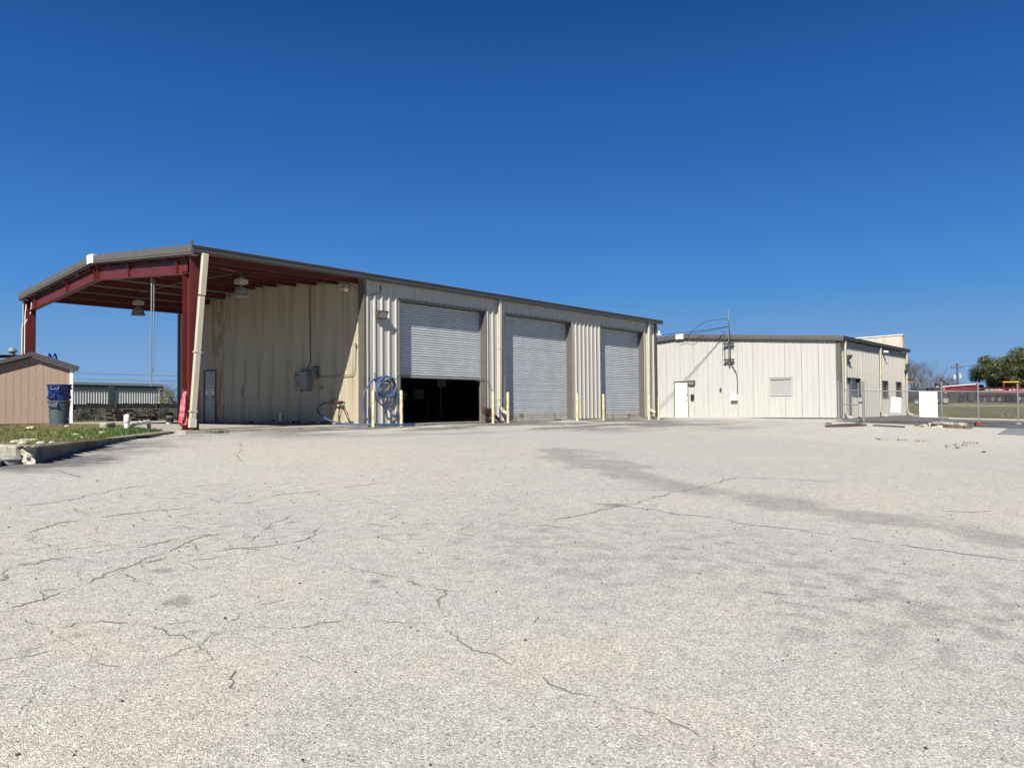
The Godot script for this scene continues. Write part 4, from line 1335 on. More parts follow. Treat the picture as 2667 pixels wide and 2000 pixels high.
# ---------------------------------------------------------------- second building, its fittings and the cables
func make_second() -> void:
	var X := 26.6
	var ZR := 6.52
	var ZM := -2.75
	var ZL := -12.0
	var XE := 40.35
	var up := Vector3.UP
	var b := thing("metal_office_building", "pale metal building with a white door and one window in its gable", "building")
	var top := func(u: float) -> float: return 3.93 + 0.0735 * minf(u, (ZR - ZL) - u)
	# gable wall faces -x; u runs from the right corner to the left
	ribbed_wall(b, Vector3(X, 0, ZR), Vector3.FORWARD, Vector3.LEFT, 0.2, ZR - ZL, -0.17, top, M.gable_wall, [[8.84, 9.77, -0.14, 2.02], [2.57, 3.80, 1.05, 2.02]], 0.5, 0.036, 0.62)
	ribbed_wall(b, Vector3(X, 0, ZR), Vector3.RIGHT, Vector3.BACK, 0.2, XE - X, -0.20, func(_u): return 3.93, M.front_wall, [[0.77, 1.72, -0.2, 2.0], [1.86, 3.45, 1.05, 2.0], [7.75, 9.14, 1.0, 1.97], [11.0, 12.31, 1.0, 1.97]], 0.1)
	var s := MB.new()
	s.ab(Vector3(X + 0.1, -0.2, ZR - 0.2), Vector3(XE - 0.02, 3.9, ZR - 0.14))
	s.ab(Vector3(X + 0.1, -0.2, ZL), Vector3(XE, 3.9, ZL + 0.06))
	obj("inner_wall", s, M.interior, b)
	s = MB.new()
	s.prism(PackedVector2Array([Vector2(ZR - 0.05, -0.2), Vector2(ZL, -0.2), Vector2(ZL, 3.9), Vector2(ZM, 4.55), Vector2(ZR - 0.05, 3.9)]), Transform3D(Basis(Vector3.BACK, up, Vector3.LEFT), Vector3(XE - 0.01, 0, 0)), 0.06)
	s.prism(PackedVector2Array([Vector2(ZR - 0.2, -0.2), Vector2(ZL, -0.2), Vector2(ZL, 3.9), Vector2(ZM, 4.55), Vector2(ZR - 0.2, 3.9)]), Transform3D(Basis(Vector3.BACK, up, Vector3.LEFT), Vector3(X + 0.2, 0, 0)), 0.06)
	obj("end_wall", s, M.front_wall, b)
	# corner trims and foundation
	s = MB.new()
	s.ab(Vector3(X - 0.036, -0.17, ZR - 0.2), Vector3(X, 3.92, ZR + 0.036))
	s.ab(Vector3(X, -0.17, ZR), Vector3(X + 0.2, 3.92, ZR + 0.036))
	obj("corner_trim", s, M.trim_rake, b)
	s = MB.new()
	s.ab(Vector3(X + 0.005, -0.6, ZL), Vector3(XE - 0.02, -0.17, ZR - 0.005))
	obj("foundation", s, M.concrete, b)
	s = MB.new()
	s.ab(Vector3(X - 0.02, -0.2, ZL), Vector3(X + 0.004, -0.165, ZR))
	obj("base_trim", s, M.black, b)
	# roof with rake trim, ridge cap and gutter
	for k in [0, 1]:
		var za := ZR + 0.15 if k == 0 else ZL - 0.15
		var cen := Vector3(33, 4.3, (za + ZM) * 0.5)
		var lo := [Vector3(X - 0.12, 3.98, za), Vector3(XE + 0.2, 3.98, za), Vector3(XE + 0.2, 4.66, ZM), Vector3(X - 0.12, 4.66, ZM)]
		s = MB.new()
		s.qo(lo[0], lo[1], lo[2], lo[3], cen)
		var hi := []
		for p in lo:
			hi.append(p + up * 0.06)
		s.qo(hi[0], hi[1], hi[2], hi[3], cen)
		for e in [[0, 1], [1, 2], [3, 0]]:
			s.qo(lo[e[0]], lo[e[1]], hi[e[1]], hi[e[0]], cen)
		obj("roof_slope", s, M.roof_under, b)
		var a := Vector3(X - 0.14, 4.03, ZR + 0.24 if k == 0 else ZL - 0.24)
		var c := Vector3(X - 0.14, 4.73, ZM)
		s = MB.new()
		s.beam(a + Vector3(0, 0.03, 0), c + Vector3(0, 0.03, 0), 0.07, 0.2)
		obj("rake_trim", s, M.trim_rake, b)
		s = MB.new()
		s.beam(a + Vector3(0.015, -0.105, 0), c + Vector3(0.015, -0.105, 0), 0.07, 0.055)
		obj("rake_trim", s, M.trim_rake, b)
		s = MB.new()
		s.beam(a + Vector3(0.06, -0.15, 0), c + Vector3(0.06, -0.15, 0), 0.12, 0.025)
		obj("rake_flange", s, M.black, b)
	s = MB.new()
	for k in [-1.0, 1.0]:
		s.beam(Vector3(X - 0.15, 4.73, ZM), Vector3(X - 0.15, 4.73 - 0.0185, ZM + k * 0.25), 0.12, 0.30)
	obj("ridge_cap", s, M.white, b)
	gutter_profile(b, X - 0.16, XE + 0.25, ZR + 0.24, 4.15)
	# downspouts along the side wall
	for x in [X + 0.5, X + 7.2, X + 13.38]:
		downspout(b, [Vector3(x, 3.96, ZR + 0.14), Vector3(x, 0.12, ZR + 0.09)], Vector3.BACK, 0.14, 0.09)
		s = MB.new()
		s.beam(Vector3(x, 0.14, ZR + 0.09), Vector3(x + 0.05, -0.12, ZR + 0.2), 0.13, 0.09, Vector3.BACK)
		s.beam(Vector3(x + 0.05, -0.10, ZR + 0.18), Vector3(x + 0.12, -0.16, ZR + 0.40), 0.15, 0.11, up)
		obj("downspout_shoe", s, M.cream, b)
	# gable door
	var d := Node3D.new(); d.name = "gable_door"; b.add_child(d, true)
	var zc := ZR - 9.305
	s = MB.new()
	s.ab(Vector3(X - 0.005, -0.13, zc - 0.43), Vector3(X + 0.04, 1.97, zc + 0.43))
	obj("door_leaf", s, M.white_door, d)
	s = MB.new()
	for q in [[-0.468, -0.432, -0.14, 2.02], [0.432, 0.468, -0.14, 2.02], [-0.431, 0.431, 1.972, 2.02]]:
		s.ab(Vector3(X - 0.05, q[2], zc + q[0]), Vector3(X + 0.05, q[3], zc + q[1]))
	obj("door_frame", s, M.trim, d)
	s = MB.new()
	s.tube([Vector3(X - 0.006, 0.87, zc + 0.34), Vector3(X - 0.06, 0.87, zc + 0.34), Vector3(X - 0.065, 0.87, zc + 0.23)], 0.016, 8)
	s.cbox(Vector3(X - 0.015, 0.87, zc + 0.34), Vector3(0.02, 0.07, 0.07), 0.006)
	s.cbox(Vector3(X - 0.015, 1.2, zc + 0.39), Vector3(0.02, 0.08, 0.05), 0.006)
	obj("door_handle", s, M.steel, d)
	s = MB.new()
	s.cbox(Vector3(X - 0.02, -0.145, zc), Vector3(0.14, 0.02, 0.95), 0.004)
	obj("threshold", s, M.concrete, d)
	# gable window with blinds
	var w := Node3D.new(); w.name = "gable_window"; b.add_child(w, true)
	var wz0 := ZR - 3.80
	var wz1 := ZR - 2.57
	s = MB.new()
	for q in [[wz0 - 0.01, wz0 + 0.04, 1.05, 2.02], [wz1 - 0.04, wz1 + 0.01, 1.05, 2.02], [wz0 + 0.041, wz1 - 0.041, 1.97, 2.02], [wz0 + 0.041, wz1 - 0.041, 1.05, 1.10]]:
		s.ab(Vector3(X - 0.045, q[2], q[0]), Vector3(X + 0.06, q[3], q[1]))
	obj("window_frame", s, mat(0.55, 0.53, 0.47, 0.5), w)
	s = MB.new()
	s.ab(Vector3(X - 0.045, 2.021, wz0 - 0.03), Vector3(X + 0.03, 2.05, wz1 + 0.03))
	obj("drip_cap", s, M.trim, w)
	for k in 22:
		s = MB.new()
		var y := 1.11 + k * 0.039
		s.box(Vector3(X + 0.05, y + 0.02, (wz0 + wz1) * 0.5), Vector3(0.006, 0.034, wz1 - wz0 - 0.1), Basis(Vector3.BACK, 0.25))
		obj("blind_slat", s, M.grey_box, w)
	s = MB.new()
	s.ab(Vector3(X + 0.01, 1.1, wz0 + 0.03), Vector3(X + 0.016, 1.97, wz1 - 0.03))
	var gl := mat(0.9, 0.95, 0.95, 0.03)
	gl.transparency = BaseMaterial3D.TRANSPARENCY_ALPHA
	gl.albedo_color.a = 0.16
	obj("pane", s, gl, w)
	# side door and side windows
	d = Node3D.new(); d.name = "side_door"; b.add_child(d, true)
	s = MB.new()
	s.ab(Vector3(X + 0.81, -0.15, ZR - 0.13), Vector3(X + 1.68, 1.95, ZR - 0.09))
	obj("door_leaf", s, mat(0.72, 0.76, 0.82, 0.4), d)
	s = MB.new()
	s.ab(Vector3(X + 0.765, -0.19, ZR - 0.14), Vector3(X + 0.81, 2.0, ZR + 0.04))
	s.ab(Vector3(X + 1.68, -0.19, ZR - 0.14), Vector3(X + 1.725, 2.0, ZR + 0.04))
	s.ab(Vector3(X + 0.811, 1.955, ZR - 0.14), Vector3(X + 1.679, 2.0, ZR + 0.04))
	obj("door_frame", s, M.trim, d)
	for q in [[1.86, 3.45, 1.05, 2.0, 0], [7.75, 9.14, 1.0, 1.97, 1], [11.0, 12.31, 1.0, 1.97, 2]]:
		w = Node3D.new(); w.name = "side_window"; b.add_child(w, true)
		var x0: float = X + q[0]
		var x1: float = X + q[1]
		s = MB.new()
		for e in [[x0, x0 + 0.05, q[2], q[3]], [x1 - 0.05, x1, q[2], q[3]], [x0 + 0.051, x1 - 0.051, q[3] - 0.05, q[3]], [x0 + 0.051, x1 - 0.051, q[2], q[2] + 0.05]]:
			s.ab(Vector3(e[0], e[2], ZR - 0.12), Vector3(e[1], e[3], ZR + 0.035))
		obj("window_frame", s, M.trim, w)
		s = MB.new()
		s.ab(Vector3(x0 + 0.04, q[2] + 0.04, ZR - 0.11), Vector3(x1 - 0.04, q[3] - 0.04, ZR - 0.1))
		obj("pane", s, mat(0.20, 0.07, 0.09, 0.08) if q[4] == 2 else M.glass_dark, w)
		s = MB.new()
		s.ab(Vector3(x0 - 0.02, q[2] - 0.04, ZR - 0.05), Vector3(x1 + 0.02, q[2] - 0.001, ZR + 0.06))
		obj("window_sill", s, M.galv, w)
	# step
	s = MB.new()
	s.cbox(Vector3(X - 0.45, -0.255, zc - 0.15), Vector3(0.85, 0.14, 1.9), 0.015)
	one("door_step", s, M.concrete, "low concrete step below the white gable door", "step")
	s = MB.new()
	s.cbox(Vector3(X - 0.40, -0.178, zc - 0.05), Vector3(0.55, 0.016, 1.0), 0.004)
	one("door_mat", s, M.bronze, "dark doormat on the step of the white gable door", "doormat")
	# wall fittings
	wall_pack("dark flood light above right of the white gable door", Vector3(X - 0.03, 1.79, ZR - 8.55), -PI / 2, M.bronze)
	wall_pack("dark flood light high on the side wall beside the gable corner", Vector3(X + 1.1, 2.95, ZR + 0.03), 0.0, M.bronze)
	wall_pack("dark flood light high at the far end of the side wall", Vector3(X + 13.0, 2.9, ZR + 0.16), 0.0, M.bronze)
	s = MB.new()
	s.cbox(Vector3(X - 0.075, 1.05, ZR - 8.54), Vector3(0.13, 0.34, 0.19), 0.03)
	s.cbox(Vector3(X - 0.145, 1.03, ZR - 8.54), Vector3(0.02, 0.12, 0.08), 0.008)
	one("key_box", s, M.black, "black key box on the wall right of the white gable door", "box")
	s = MB.new()
	s.cbox(Vector3(X - 0.06, 1.45, ZR - 6.74), Vector3(0.07, 0.17, 0.11), 0.008)
	s.tube([Vector3(X - 0.05, 1.53, ZR - 6.74), Vector3(X - 0.04, 1.70, ZR - 6.74)], 0.008, 6)
	one("outlet_box", s, M.bronze, "small dark outlet box in the middle of the gable wall", "outlet")
	s = MB.new()
	s.cbox(Vector3(X - 0.12, 0.99, ZR - 5.87), Vector3(0.22, 0.34, 0.37), 0.012)
	one("meter_box", s, M.white, "white meter box on the gable wall below the service mast", "electrical box")
	# white camera under the side eave
	var cam := thing("security_camera", "white camera under the side eave of the second building", "camera", Vector3(X + 8.1, 3.72, ZR + 0.05), 0.0, "security cameras under the eaves")
	s = MB.new()
	s.lathe([Vector2(0.0, 0.16), Vector2(0.03, 0.15), Vector2(0.05, 0.02), Vector2(0.0, 0.0)], 12, Transform3D.IDENTITY)
	obj("bracket", s, M.white, cam)
	s = MB.new()
	s.tube([Vector3(-0.12, 0.0, 0.03), Vector3(0.18, -0.02, 0.2)], 0.07, 12)
	obj("camera_body", s, M.white, cam)

	# service mast with its brackets
	var mz := 0.45
	var mx := X - 0.28
	var ms := thing("service_mast", "tall grey service mast bolted to the gable wall", "mast")
	s = MB.new()
	s.tube([Vector3(mx, 2.95, mz), Vector3(mx, 5.98, mz)], 0.034, 10)
	s.tube([Vector3(mx, 5.98, mz), Vector3(mx, 6.02, mz)], 0.042, 10)
	obj("mast_pipe", s, M.galv, ms)
	s = MB.new()
	s.tube([Vector3(mx, 3.1, mz - 0.27), Vector3(mx, 4.82, mz - 0.27)], 0.02, 8)
	s.tube([Vector3(mx, 4.82, mz - 0.27), Vector3(mx, 4.78, mz - 0.36), Vector3(mx, 4.9, mz - 0.52)], 0.014, 6)
	obj("side_pipe", s, M.dark_grey, ms)
	for y in [4.1, 3.17]:
		s = MB.new()
		s.cbox(Vector3(mx + 0.08, y, mz - 0.06), Vector3(0.16, 0.1, 0.62), 0.01)
		s.cbox(Vector3(mx + 0.18, y + 0.02, mz - 0.06), Vector3(0.18, 0.06, 0.06), 0.01)
		s.tube([Vector3(mx - 0.02, y - 0.11, mz), Vector3(mx - 0.02, y + 0.12, mz)], 0.05, 8)
		obj("bracket", s, M.dark_grey, ms)
	s = MB.new()
	s.beam(Vector3(mx + 0.05, 3.2, mz - 0.02), Vector3(mx + 0.2, 3.75, mz - 0.16), 0.03, 0.03)
	obj("brace", s, M.galv, ms)
	s = MB.new()
	s.tube(smooth_path([Vector3(mx, 3.15, mz + 0.06), Vector3(mx + 0.15, 2.75, mz + 0.16), Vector3(X - 0.06, 2.34, mz + 0.32), Vector3(X - 0.05, 1.75, mz + 0.36), Vector3(X - 0.1, 1.16, mz + 0.36)], 6), 0.02, 8)
	obj("service_cable", s, M.black, ms)
	s = MB.new()
	s.tube(smooth_path([Vector3(mx, 5.08, mz - 0.04), Vector3(mx - 0.02, 4.95, mz + 0.03), Vector3(mx - 0.03, 4.3, mz + 0.07), Vector3(mx - 0.03, 3.3, mz + 0.08)], 6), 0.022, 8)
	s.tube(smooth_path([Vector3(mx, 5.54, mz - 0.05), Vector3(mx - 0.03, 5.42, mz), Vector3(mx - 0.045, 4.9, mz + 0.035), Vector3(mx - 0.045, 3.6, mz + 0.05)], 6), 0.016, 8)
	s.tube(smooth_path([Vector3(mx, 4.1, mz + 0.05), Vector3(mx, 4.25, mz + 0.15), Vector3(mx, 4.08, mz + 0.24), Vector3(mx, 3.95, mz + 0.22)], 5), 0.014, 6)
	s.tube(smooth_path([Vector3(mx, 4.3, mz - 0.3), Vector3(mx - 0.02, 3.95, mz - 0.42), Vector3(mx - 0.02, 3.7, mz - 0.33), Vector3(mx, 3.85, mz - 0.25), Vector3(mx, 3.6, mz - 0.3)], 6), 0.009, 6)
	obj("drip_loop", s, M.rubber, ms)
	# overhead cables from the workshop's far end to the mast
	var W := Vector3(18.82, 4.35, -5.7)
	for q in [[5.09, 0.018, 0.0, 0.22, "thick overhead cable from the workshop end to the service mast"], [5.06, 0.016, 0.12, 0.30, "second overhead cable hanging just under the thick one"]]:
		s = MB.new()
		var pts := []
		for k in 21:
			var t := k / 20.0
			var p := (W + Vector3(0, -float(q[2]), float(q[2]))).lerp(Vector3(mx - 0.02, q[0], mz - 0.08), t)
			p.y -= float(q[3]) * 4.0 * t * (1.0 - t)
			pts.append(p)
		s.tube(pts, q[1], 6)
		one("overhead_cable", s, M.rubber, q[4], "cable", "cables to the service mast")
	s = MB.new()
	s.tube(smooth_path([Vector3(mx - 0.02, 5.545, mz - 0.06), Vector3(mx - 0.35, 5.50, mz - 0.55), Vector3(mx - 0.5, 5.38, -0.85), Vector3(mx - 0.45, 4.95, -1.6), Vector3(X - 0.25, 4.55, -2.3), Vector3(X - 0.22, 4.43, -2.75)], 6), 0.015, 6)
	one("overhead_cable", s, M.rubber, "overhead cable dropping from the mast top to the white ridge cap", "cable", "cables to the service mast")

	# block building with a cream parapet behind
	var pb := thing("parapet_building", "cream block wall of a taller building rising behind the metal office roof", "building")
	s = MB.new()
	s.prism(PackedVector2Array([Vector2(6.16, -0.3), Vector2(6.16, 5.2), Vector2(3.0, 5.14), Vector2(-10.0, 4.9), Vector2(-10.0, -0.3)]), Transform3D(Basis(Vector3.BACK, up, Vector3.LEFT), Vector3(41.6, 0, 0)), 0.55)
	obj("wall", s, M.cream_wall, pb)
	s = MB.new()
	s.beam(Vector3(41.3, 5.22, 6.2), Vector3(41.3, 5.16, 3.0), 0.62, 0.05)
	s.beam(Vector3(41.3, 5.16, 3.0), Vector3(41.3, 4.92, -10.0), 0.62, 0.05)
	obj("coping", s, M.white, pb)
	s = MB.new()
	s.ab(Vector3(41.62, -0.3, -10.0), Vector3(52.0, 4.3, 3.2))
	obj("rear_block", s, M.cream_wall, pb)

# ---------------------------------------------------------------- fence, gate and things beside it
func chain_link(parent: Node, a: Vector3, b: Vector3, h: float) -> void:
	var s := MB.new()
	var L := a.distance_to(b)
	var d := (b - a) / L
	var st := 0.105
	var r := 0.005
	var nn := d.cross(Vector3.UP)
	for dir: float in [1.0, -1.0]:
		var k := -h
		while k < L + h:
			# a wire from (k, 0) climbing with slope dir, clipped to [0, L]
			var u0 := k
			var u1 := k + h * dir
			var v0 := 0.0
			var v1 := h
			var lo := clampf(u0, 0.0, L)
			var hi := clampf(u1, 0.0, L)
			if absf(hi - lo) > 0.02:
				v0 = (lo - u0) * dir
				v1 = (hi - u0) * dir
				var p := a + d * lo + Vector3.UP * (v0 + 0.03) + nn * 0.002 * dir
				var q := a + d * hi + Vector3.UP * (v1 + 0.03) + nn * 0.002 * dir
				s.tube([p, q], r, 3, -1.0, false)
			k += st
	var o := obj("wire_mesh", s, M.galv, parent)
	o.set_meta("kind", "stuff")

func make_fence() -> void:
	var up := Vector3.UP
	var posts := [Vector3(24.22, 0, 8.3), Vector3(25.9, 0, 11.4), Vector3(26.68, 0, 12.8), Vector3(27.3, 0, 14.32), Vector3(28.0, 0, 16.0), Vector3(28.8, 0, 18.2)]
	for i in posts.size():
		posts[i].y = gh(posts[i].x, posts[i].z)
	var f := thing("chain_link_fence", "grey chain-link fence with top rail along the asphalt drive", "fence")
	var s: MB
	for i in posts.size():
		s = MB.new()
		s.tube([posts[i] - up * 0.1, posts[i] + up * [2.0, 2.02, 1.93, 1.93, 1.95, 1.95][i]], 0.055 if i == 0 else 0.034, 10)
		obj("post", s, M.galv, f)
		if i > 0:
			s = MB.new()
			s.tube([posts[i] + up * 0.0, posts[i] + up * 0.06], 0.13, 12)
			obj("post_footing", s, M.concrete, f)
	for i in posts.size() - 1:
		s = MB.new()
		s.tube([posts[i] + up * 1.53, posts[i + 1] + up * 1.53], 0.024, 8)
		obj("top_rail", s, M.galv, f)
		s = MB.new()
		s.tube([posts[i] + up * 0.05, posts[i + 1] + up * 0.05], 0.02, 8)
		obj("bottom_rail", s, M.dark_grey, f)
		chain_link(f, posts[i], posts[i + 1], 1.48)
	s = MB.new()
	for h in [1.68, 1.80, 1.92]:
		s.tube([posts[0] + up * h, posts[1] + up * h], 0.004, 4)
	obj("barbed_wire", s, M.galv, f)
	# gate beside the building corner
	var g := thing("chain_link_gate", "narrow chain-link gate standing beside the gable corner", "gate")
	var p0 := on_ground(23.42, 7.38)
	var p1 := posts[0] as Vector3
	s = MB.new()
	s.tube([p0 - up * 0.1, p0 + up * 2.0], 0.055, 10)
	obj("post", s, M.galv, g)
	var a := p0.lerp(p1, 0.12)
	var b := p0.lerp(p1, 0.80)
	s = MB.new()
	for h in [0.07, 0.85, 1.55]:
		s.tube([a + up * h, b + up * h], 0.022, 8)
	s.tube([a + up * 0.05, a + up * 1.92], 0.022, 8)
	s.tube([b + up * 0.05, b + up * 1.92], 0.022, 8)
	for h in [1.68, 1.8, 1.91]:
		s.tube([a + up * h, b + up * h], 0.004, 4)
	obj("gate_frame", s, M.galv, g)
	chain_link(g, a, b, 1.52)
	s = MB.new()
	s.cbox(b + up * 0.95 + Vector3(0.06, 0, 0.07), Vector3(0.14, 0.1, 0.14), 0.02)
	s.cbox(b + up * 0.24 + Vector3(0.02, 0, 0.02), Vector3(0.12, 0.05, 0.12), 0.02)
	obj("latch", s, M.dark_grey, g)
	# boards on the fence
	var d := (posts[1] - posts[0]).normalized() as Vector3
	var out := Vector3(-d.z, 0, d.x)
	if out.x > 0:
		out = -out
	s = MB.new()
	var c0 := Vector3(25.46, 0.0, 10.50)
	var c1 := Vector3(25.84, 0.0, 11.20)
	var cen := (c0 + c1) * 0.5 + out * 0.07
	s.cbox(Vector3(cen.x, 0.505, cen.z), Vector3(0.80, 1.22, 0.015), 0.003, Basis(d, up, d.cross(up)))
	one("sign_board", s, M.sign_white, "large blank white board on the chain-link fence", "sign", "blank boards on the fence")
	s = MB.new()
	s.cbox(Vector3(24.93, 0.5, 9.60), Vector3(0.45, 0.74, 0.01), 0.002, Basis(d, up, d.cross(up)) * Basis(Vector3.BACK, -0.07))
	one("sign_board", s, M.sign_white, "smaller crooked white board behind the fence mesh near the building", "sign", "blank boards on the fence")

	# rusty sheet, rubble, brick-red post block and drain grate
	rng.seed = 91
	var rp := thing("rusty_sheet", "buckled rust-red steel sheet lying on the paving before the gate", "steel sheet")
	s = MB.new()
	var outline := [Vector2(16.6, 8.98), Vector2(18.3, 8.35), Vector2(20.6, 8.35), Vector2(21.9, 8.75), Vector2(20.9, 9.35), Vector2(19.2, 9.85), Vector2(17.6, 9.5)]
	var nzz := noise(92, 0.9, 2)
	var mid := Vector2(19.4, 9.0)
	var up_y := func(p: Vector2, k: float) -> Vector3: return on_ground(p.x, p.y, 0.008 + k * (0.012 + 0.03 * nzz.get_noise_2d(p.x, p.y)))
	for i in outline.size():
		var pa: Vector2 = outline[i]
		var pc: Vector2 = outline[(i + 1) % outline.size()]
		var ma := pa.lerp(mid, 0.5)
		var mc := pc.lerp(mid, 0.5)
		for e in [[pa, pc, mc, ma, 0.2, 1.0], [ma, mc, mid, mid, 1.0, 1.3]]:
			var v0: Vector3 = up_y.call(e[0], e[4])
			var v1: Vector3 = up_y.call(e[1], e[4])
			var v2: Vector3 = up_y.call(e[2], e[5])
			var v3: Vector3 = up_y.call(e[3], e[5])
			s.to(v0, v1, v2, v0 - up * 3.0)
			if e[2] != e[3]:
				s.to(v0, v2, v3, v0 - up * 3.0)
	obj("sheet", s, M.slope_steel, rp)
	s = MB.new()
	for i in 7:
		var t := on_ground(17.9 + i * 0.13, 8.5 + 0.05 * (i % 2), 0.06)
		s.beam(t, t + Vector3(rng.randf_range(-0.06, 0.06), rng.randf_range(0.02, 0.07), 0.02), 0.05, 0.012)
	obj("torn_edge", s, M.rust_dark, rp)
	s = MB.new()
	s.beam(on_ground(19.6, 10.05, 0.03), on_ground(19.0, 11.3, 0.03), 0.25, 0.05)
	one("steel_strip", s, M.dark_grey, "narrow dark steel strip lying right of the rusty sheet", "steel strip")
	# broken slabs
	var slabs := [[20.9, 11.95, 0.42, 0.20, 0.16, 0], [20.4, 12.15, 0.30, 0.16, 0.16, 1], [22.3, 12.2, 1.05, 0.42, 0.10, 0], [21.9, 12.9, 0.7, 0.4, 0.12, 0], [20.3, 12.75, 0.5, 0.3, 0.14, 1], [20.0, 12.95, 0.42, 0.24, 0.15, 1], [19.9, 13.25, 0.46, 0.28, 0.13, 1], [19.75, 13.5, 0.28, 0.2, 0.1, 1], [20.75, 11.45, 0.16, 0.12, 0.12, 1], [21.0, 11.7, 0.2, 0.14, 0.08, 0], [20.3, 12.4, 0.24, 0.2, 0.08, 0], [20.1, 11.8, 0.12, 0.1, 0.05, 1], [19.6, 12.3, 0.13, 0.1, 0.06, 0]]
	var words := ["long pale slab on top of the rubble heap", "brown broken slab in the rubble heap"]
	for i in slabs.size():
		var q: Array = slabs[i]
		s = MB.new()
		s.prism(patch_outline(rng, q[2], q[3], 11), Transform3D(Basis(Vector3.UP, rng.randf_range(-0.4, 0.4) + 0.75) * Basis(Vector3.RIGHT, -PI / 2 + rng.randf_range(-0.12, 0.12)), on_ground(q[0], q[1], -0.01 + (0.05 if i == 2 or i == 3 else 0.0))), q[4])
		one("rubble_slab", s, M.brown_stone if q[5] == 1 else M.limestone, ["pale broken limestone slab in the rubble heap by the fence", "dark brown broken slab in the rubble heap by the fence"][q[5]], "rubble", ["pale slabs of the rubble heap", "brown slabs of the rubble heap"][q[5]])
	s = MB.new()
	s.cbox(on_ground(22.64, 13.43, 0.06), Vector3(0.25, 0.2, 0.25), 0.02, Basis(up, 0.5))
	s.cbox(on_ground(22.64, 13.43, 0.17), Vector3(0.22, 0.03, 0.22), 0.01, Basis(up, 0.5))
	one("brick_block", s, M.brick_red, "brick-red block standing below a fence post", "block")
	# drain grate at the right edge
	var gr := thing("drain_grate", "grey steel drain grate in the paving at the right edge", "grate")
	s = MB.new()
	var gy := func(x: float, z: float, k := 0.0) -> Vector3: return on_ground(x, z, 0.008 + k)
	s.quad(gy.call(16.7, 18.0), gy.call(20.7, 17.6), gy.call(20.7, 14.75), gy.call(16.8, 14.95))
	obj("pit", s, M.dark_grey, gr)
	for k in 34:
		s = MB.new()
		var x := 16.85 + k * 0.113
		s.beam(gy.call(x, 17.8, 0.012), gy.call(x, 15.0 - 0.05 * (x - 16.8), 0.012), 0.055, 0.02)
		obj("bar", s, M.galv, gr)
	# weeds in the joints of the paving
	rng.seed = 93
	for q in [[10.64, 12.68, "small weed tuft in the paving joint, leftmost of the row"], [10.9, 13.1, "weed tuft second from the left in the paving joint"], [11.03, 13.75, "weed tuft in the middle of the paving joint"], [11.5, 14.99, "larger dark weed at the right of the paving joint"], [8.95, 14.95, "flat weed at the meeting of two paving cracks"], [10.2, 14.95, "weed sprig between the two larger paving weeds"]]:
		var mbw := MB.new()
		for k in 14:
			var base := on_ground(q[0] + rng.randf_range(-0.16, 0.16), q[1] + rng.randf_range(-0.2, 0.2), 0.0)
			var tip := base + Vector3(rng.randf_range(-0.08, 0.08), rng.randf_range(0.03, 0.12), rng.randf_range(-0.08, 0.08))
			var sd := Vector3(rng.randf_range(-1, 1), 0, rng.randf_range(-1, 1)).normalized() * 0.014
			mbw.to(base - sd, base + sd, tip, base - up)
		one("weed", mbw, mat(0.06, 0.06, 0.03, 0.9), q[2], "weed", "weeds in the paving joints")
	s = MB.new()
	s.cbox(on_ground(8.03, 15.87, 0.015), Vector3(0.10, 0.03, 0.07), 0.008, Basis(up, 0.6))
	one("black_scrap", s, M.rubber, "black scrap of rubber lying alone on the pale paving", "scrap")

# ---------------------------------------------------------------- left side: lawn, kerb, shed, bins, background
func brute_can(called: String, label: String, at: Vector3, turn: float, m: Material, ht: float, rt: float, rb: float, group: String) -> Node3D:
	var t := thing(called, label, "bin", at, turn, group)
	var s := MB.new()
	s.lathe([Vector2(0.0, 0.0), Vector2(rb * 0.96, 0.0), Vector2(rb, 0.02), Vector2(lerpf(rb, rt, 0.8), ht * 0.8), Vector2(rt * 0.985, ht * 0.80), Vector2(rt, ht * 0.955)], 28, Transform3D.IDENTITY)
	s.lathe([Vector2(rt * 0.94, ht * 0.955), Vector2(rt * 0.9, ht * 0.6), Vector2(rb * 0.9, 0.03), Vector2(0.0, 0.03)], 28, Transform3D.IDENTITY)
	obj("body", s, m, t)
	s = MB.new()
	s.lathe([Vector2(rt * 0.94, ht * 0.95), Vector2(rt * 1.06, ht * 0.945), Vector2(rt * 1.075, ht * 0.965), Vector2(rt * 1.07, ht), Vector2(rt * 0.95, ht), Vector2(rt * 0.94, ht * 0.95)], 28, Transform3D.IDENTITY)
	obj("rim", s, m, t)
	for k in [-1.0, 1.0]:
		s = MB.new()
		s.tube([Vector3(k * rt * 1.03, ht * 0.94, -0.10), Vector3(k * rt * 1.2, ht * 0.80, -0.10), Vector3(k * rt * 1.2, ht * 0.80, 0.10), Vector3(k * rt * 1.03, ht * 0.94, 0.10)], 0.02, 8)
		s.tube([Vector3(k * rt * 1.2, ht * 0.80, -0.10), Vector3(k * rt * 0.98, ht * 0.74, -0.12)], 0.02, 8)
		s.tube([Vector3(k * rt * 1.2, ht * 0.80, 0.10), Vector3(k * rt * 0.98, ht * 0.74, 0.12)], 0.02, 8)
		obj("handle", s, m, t)
	return t

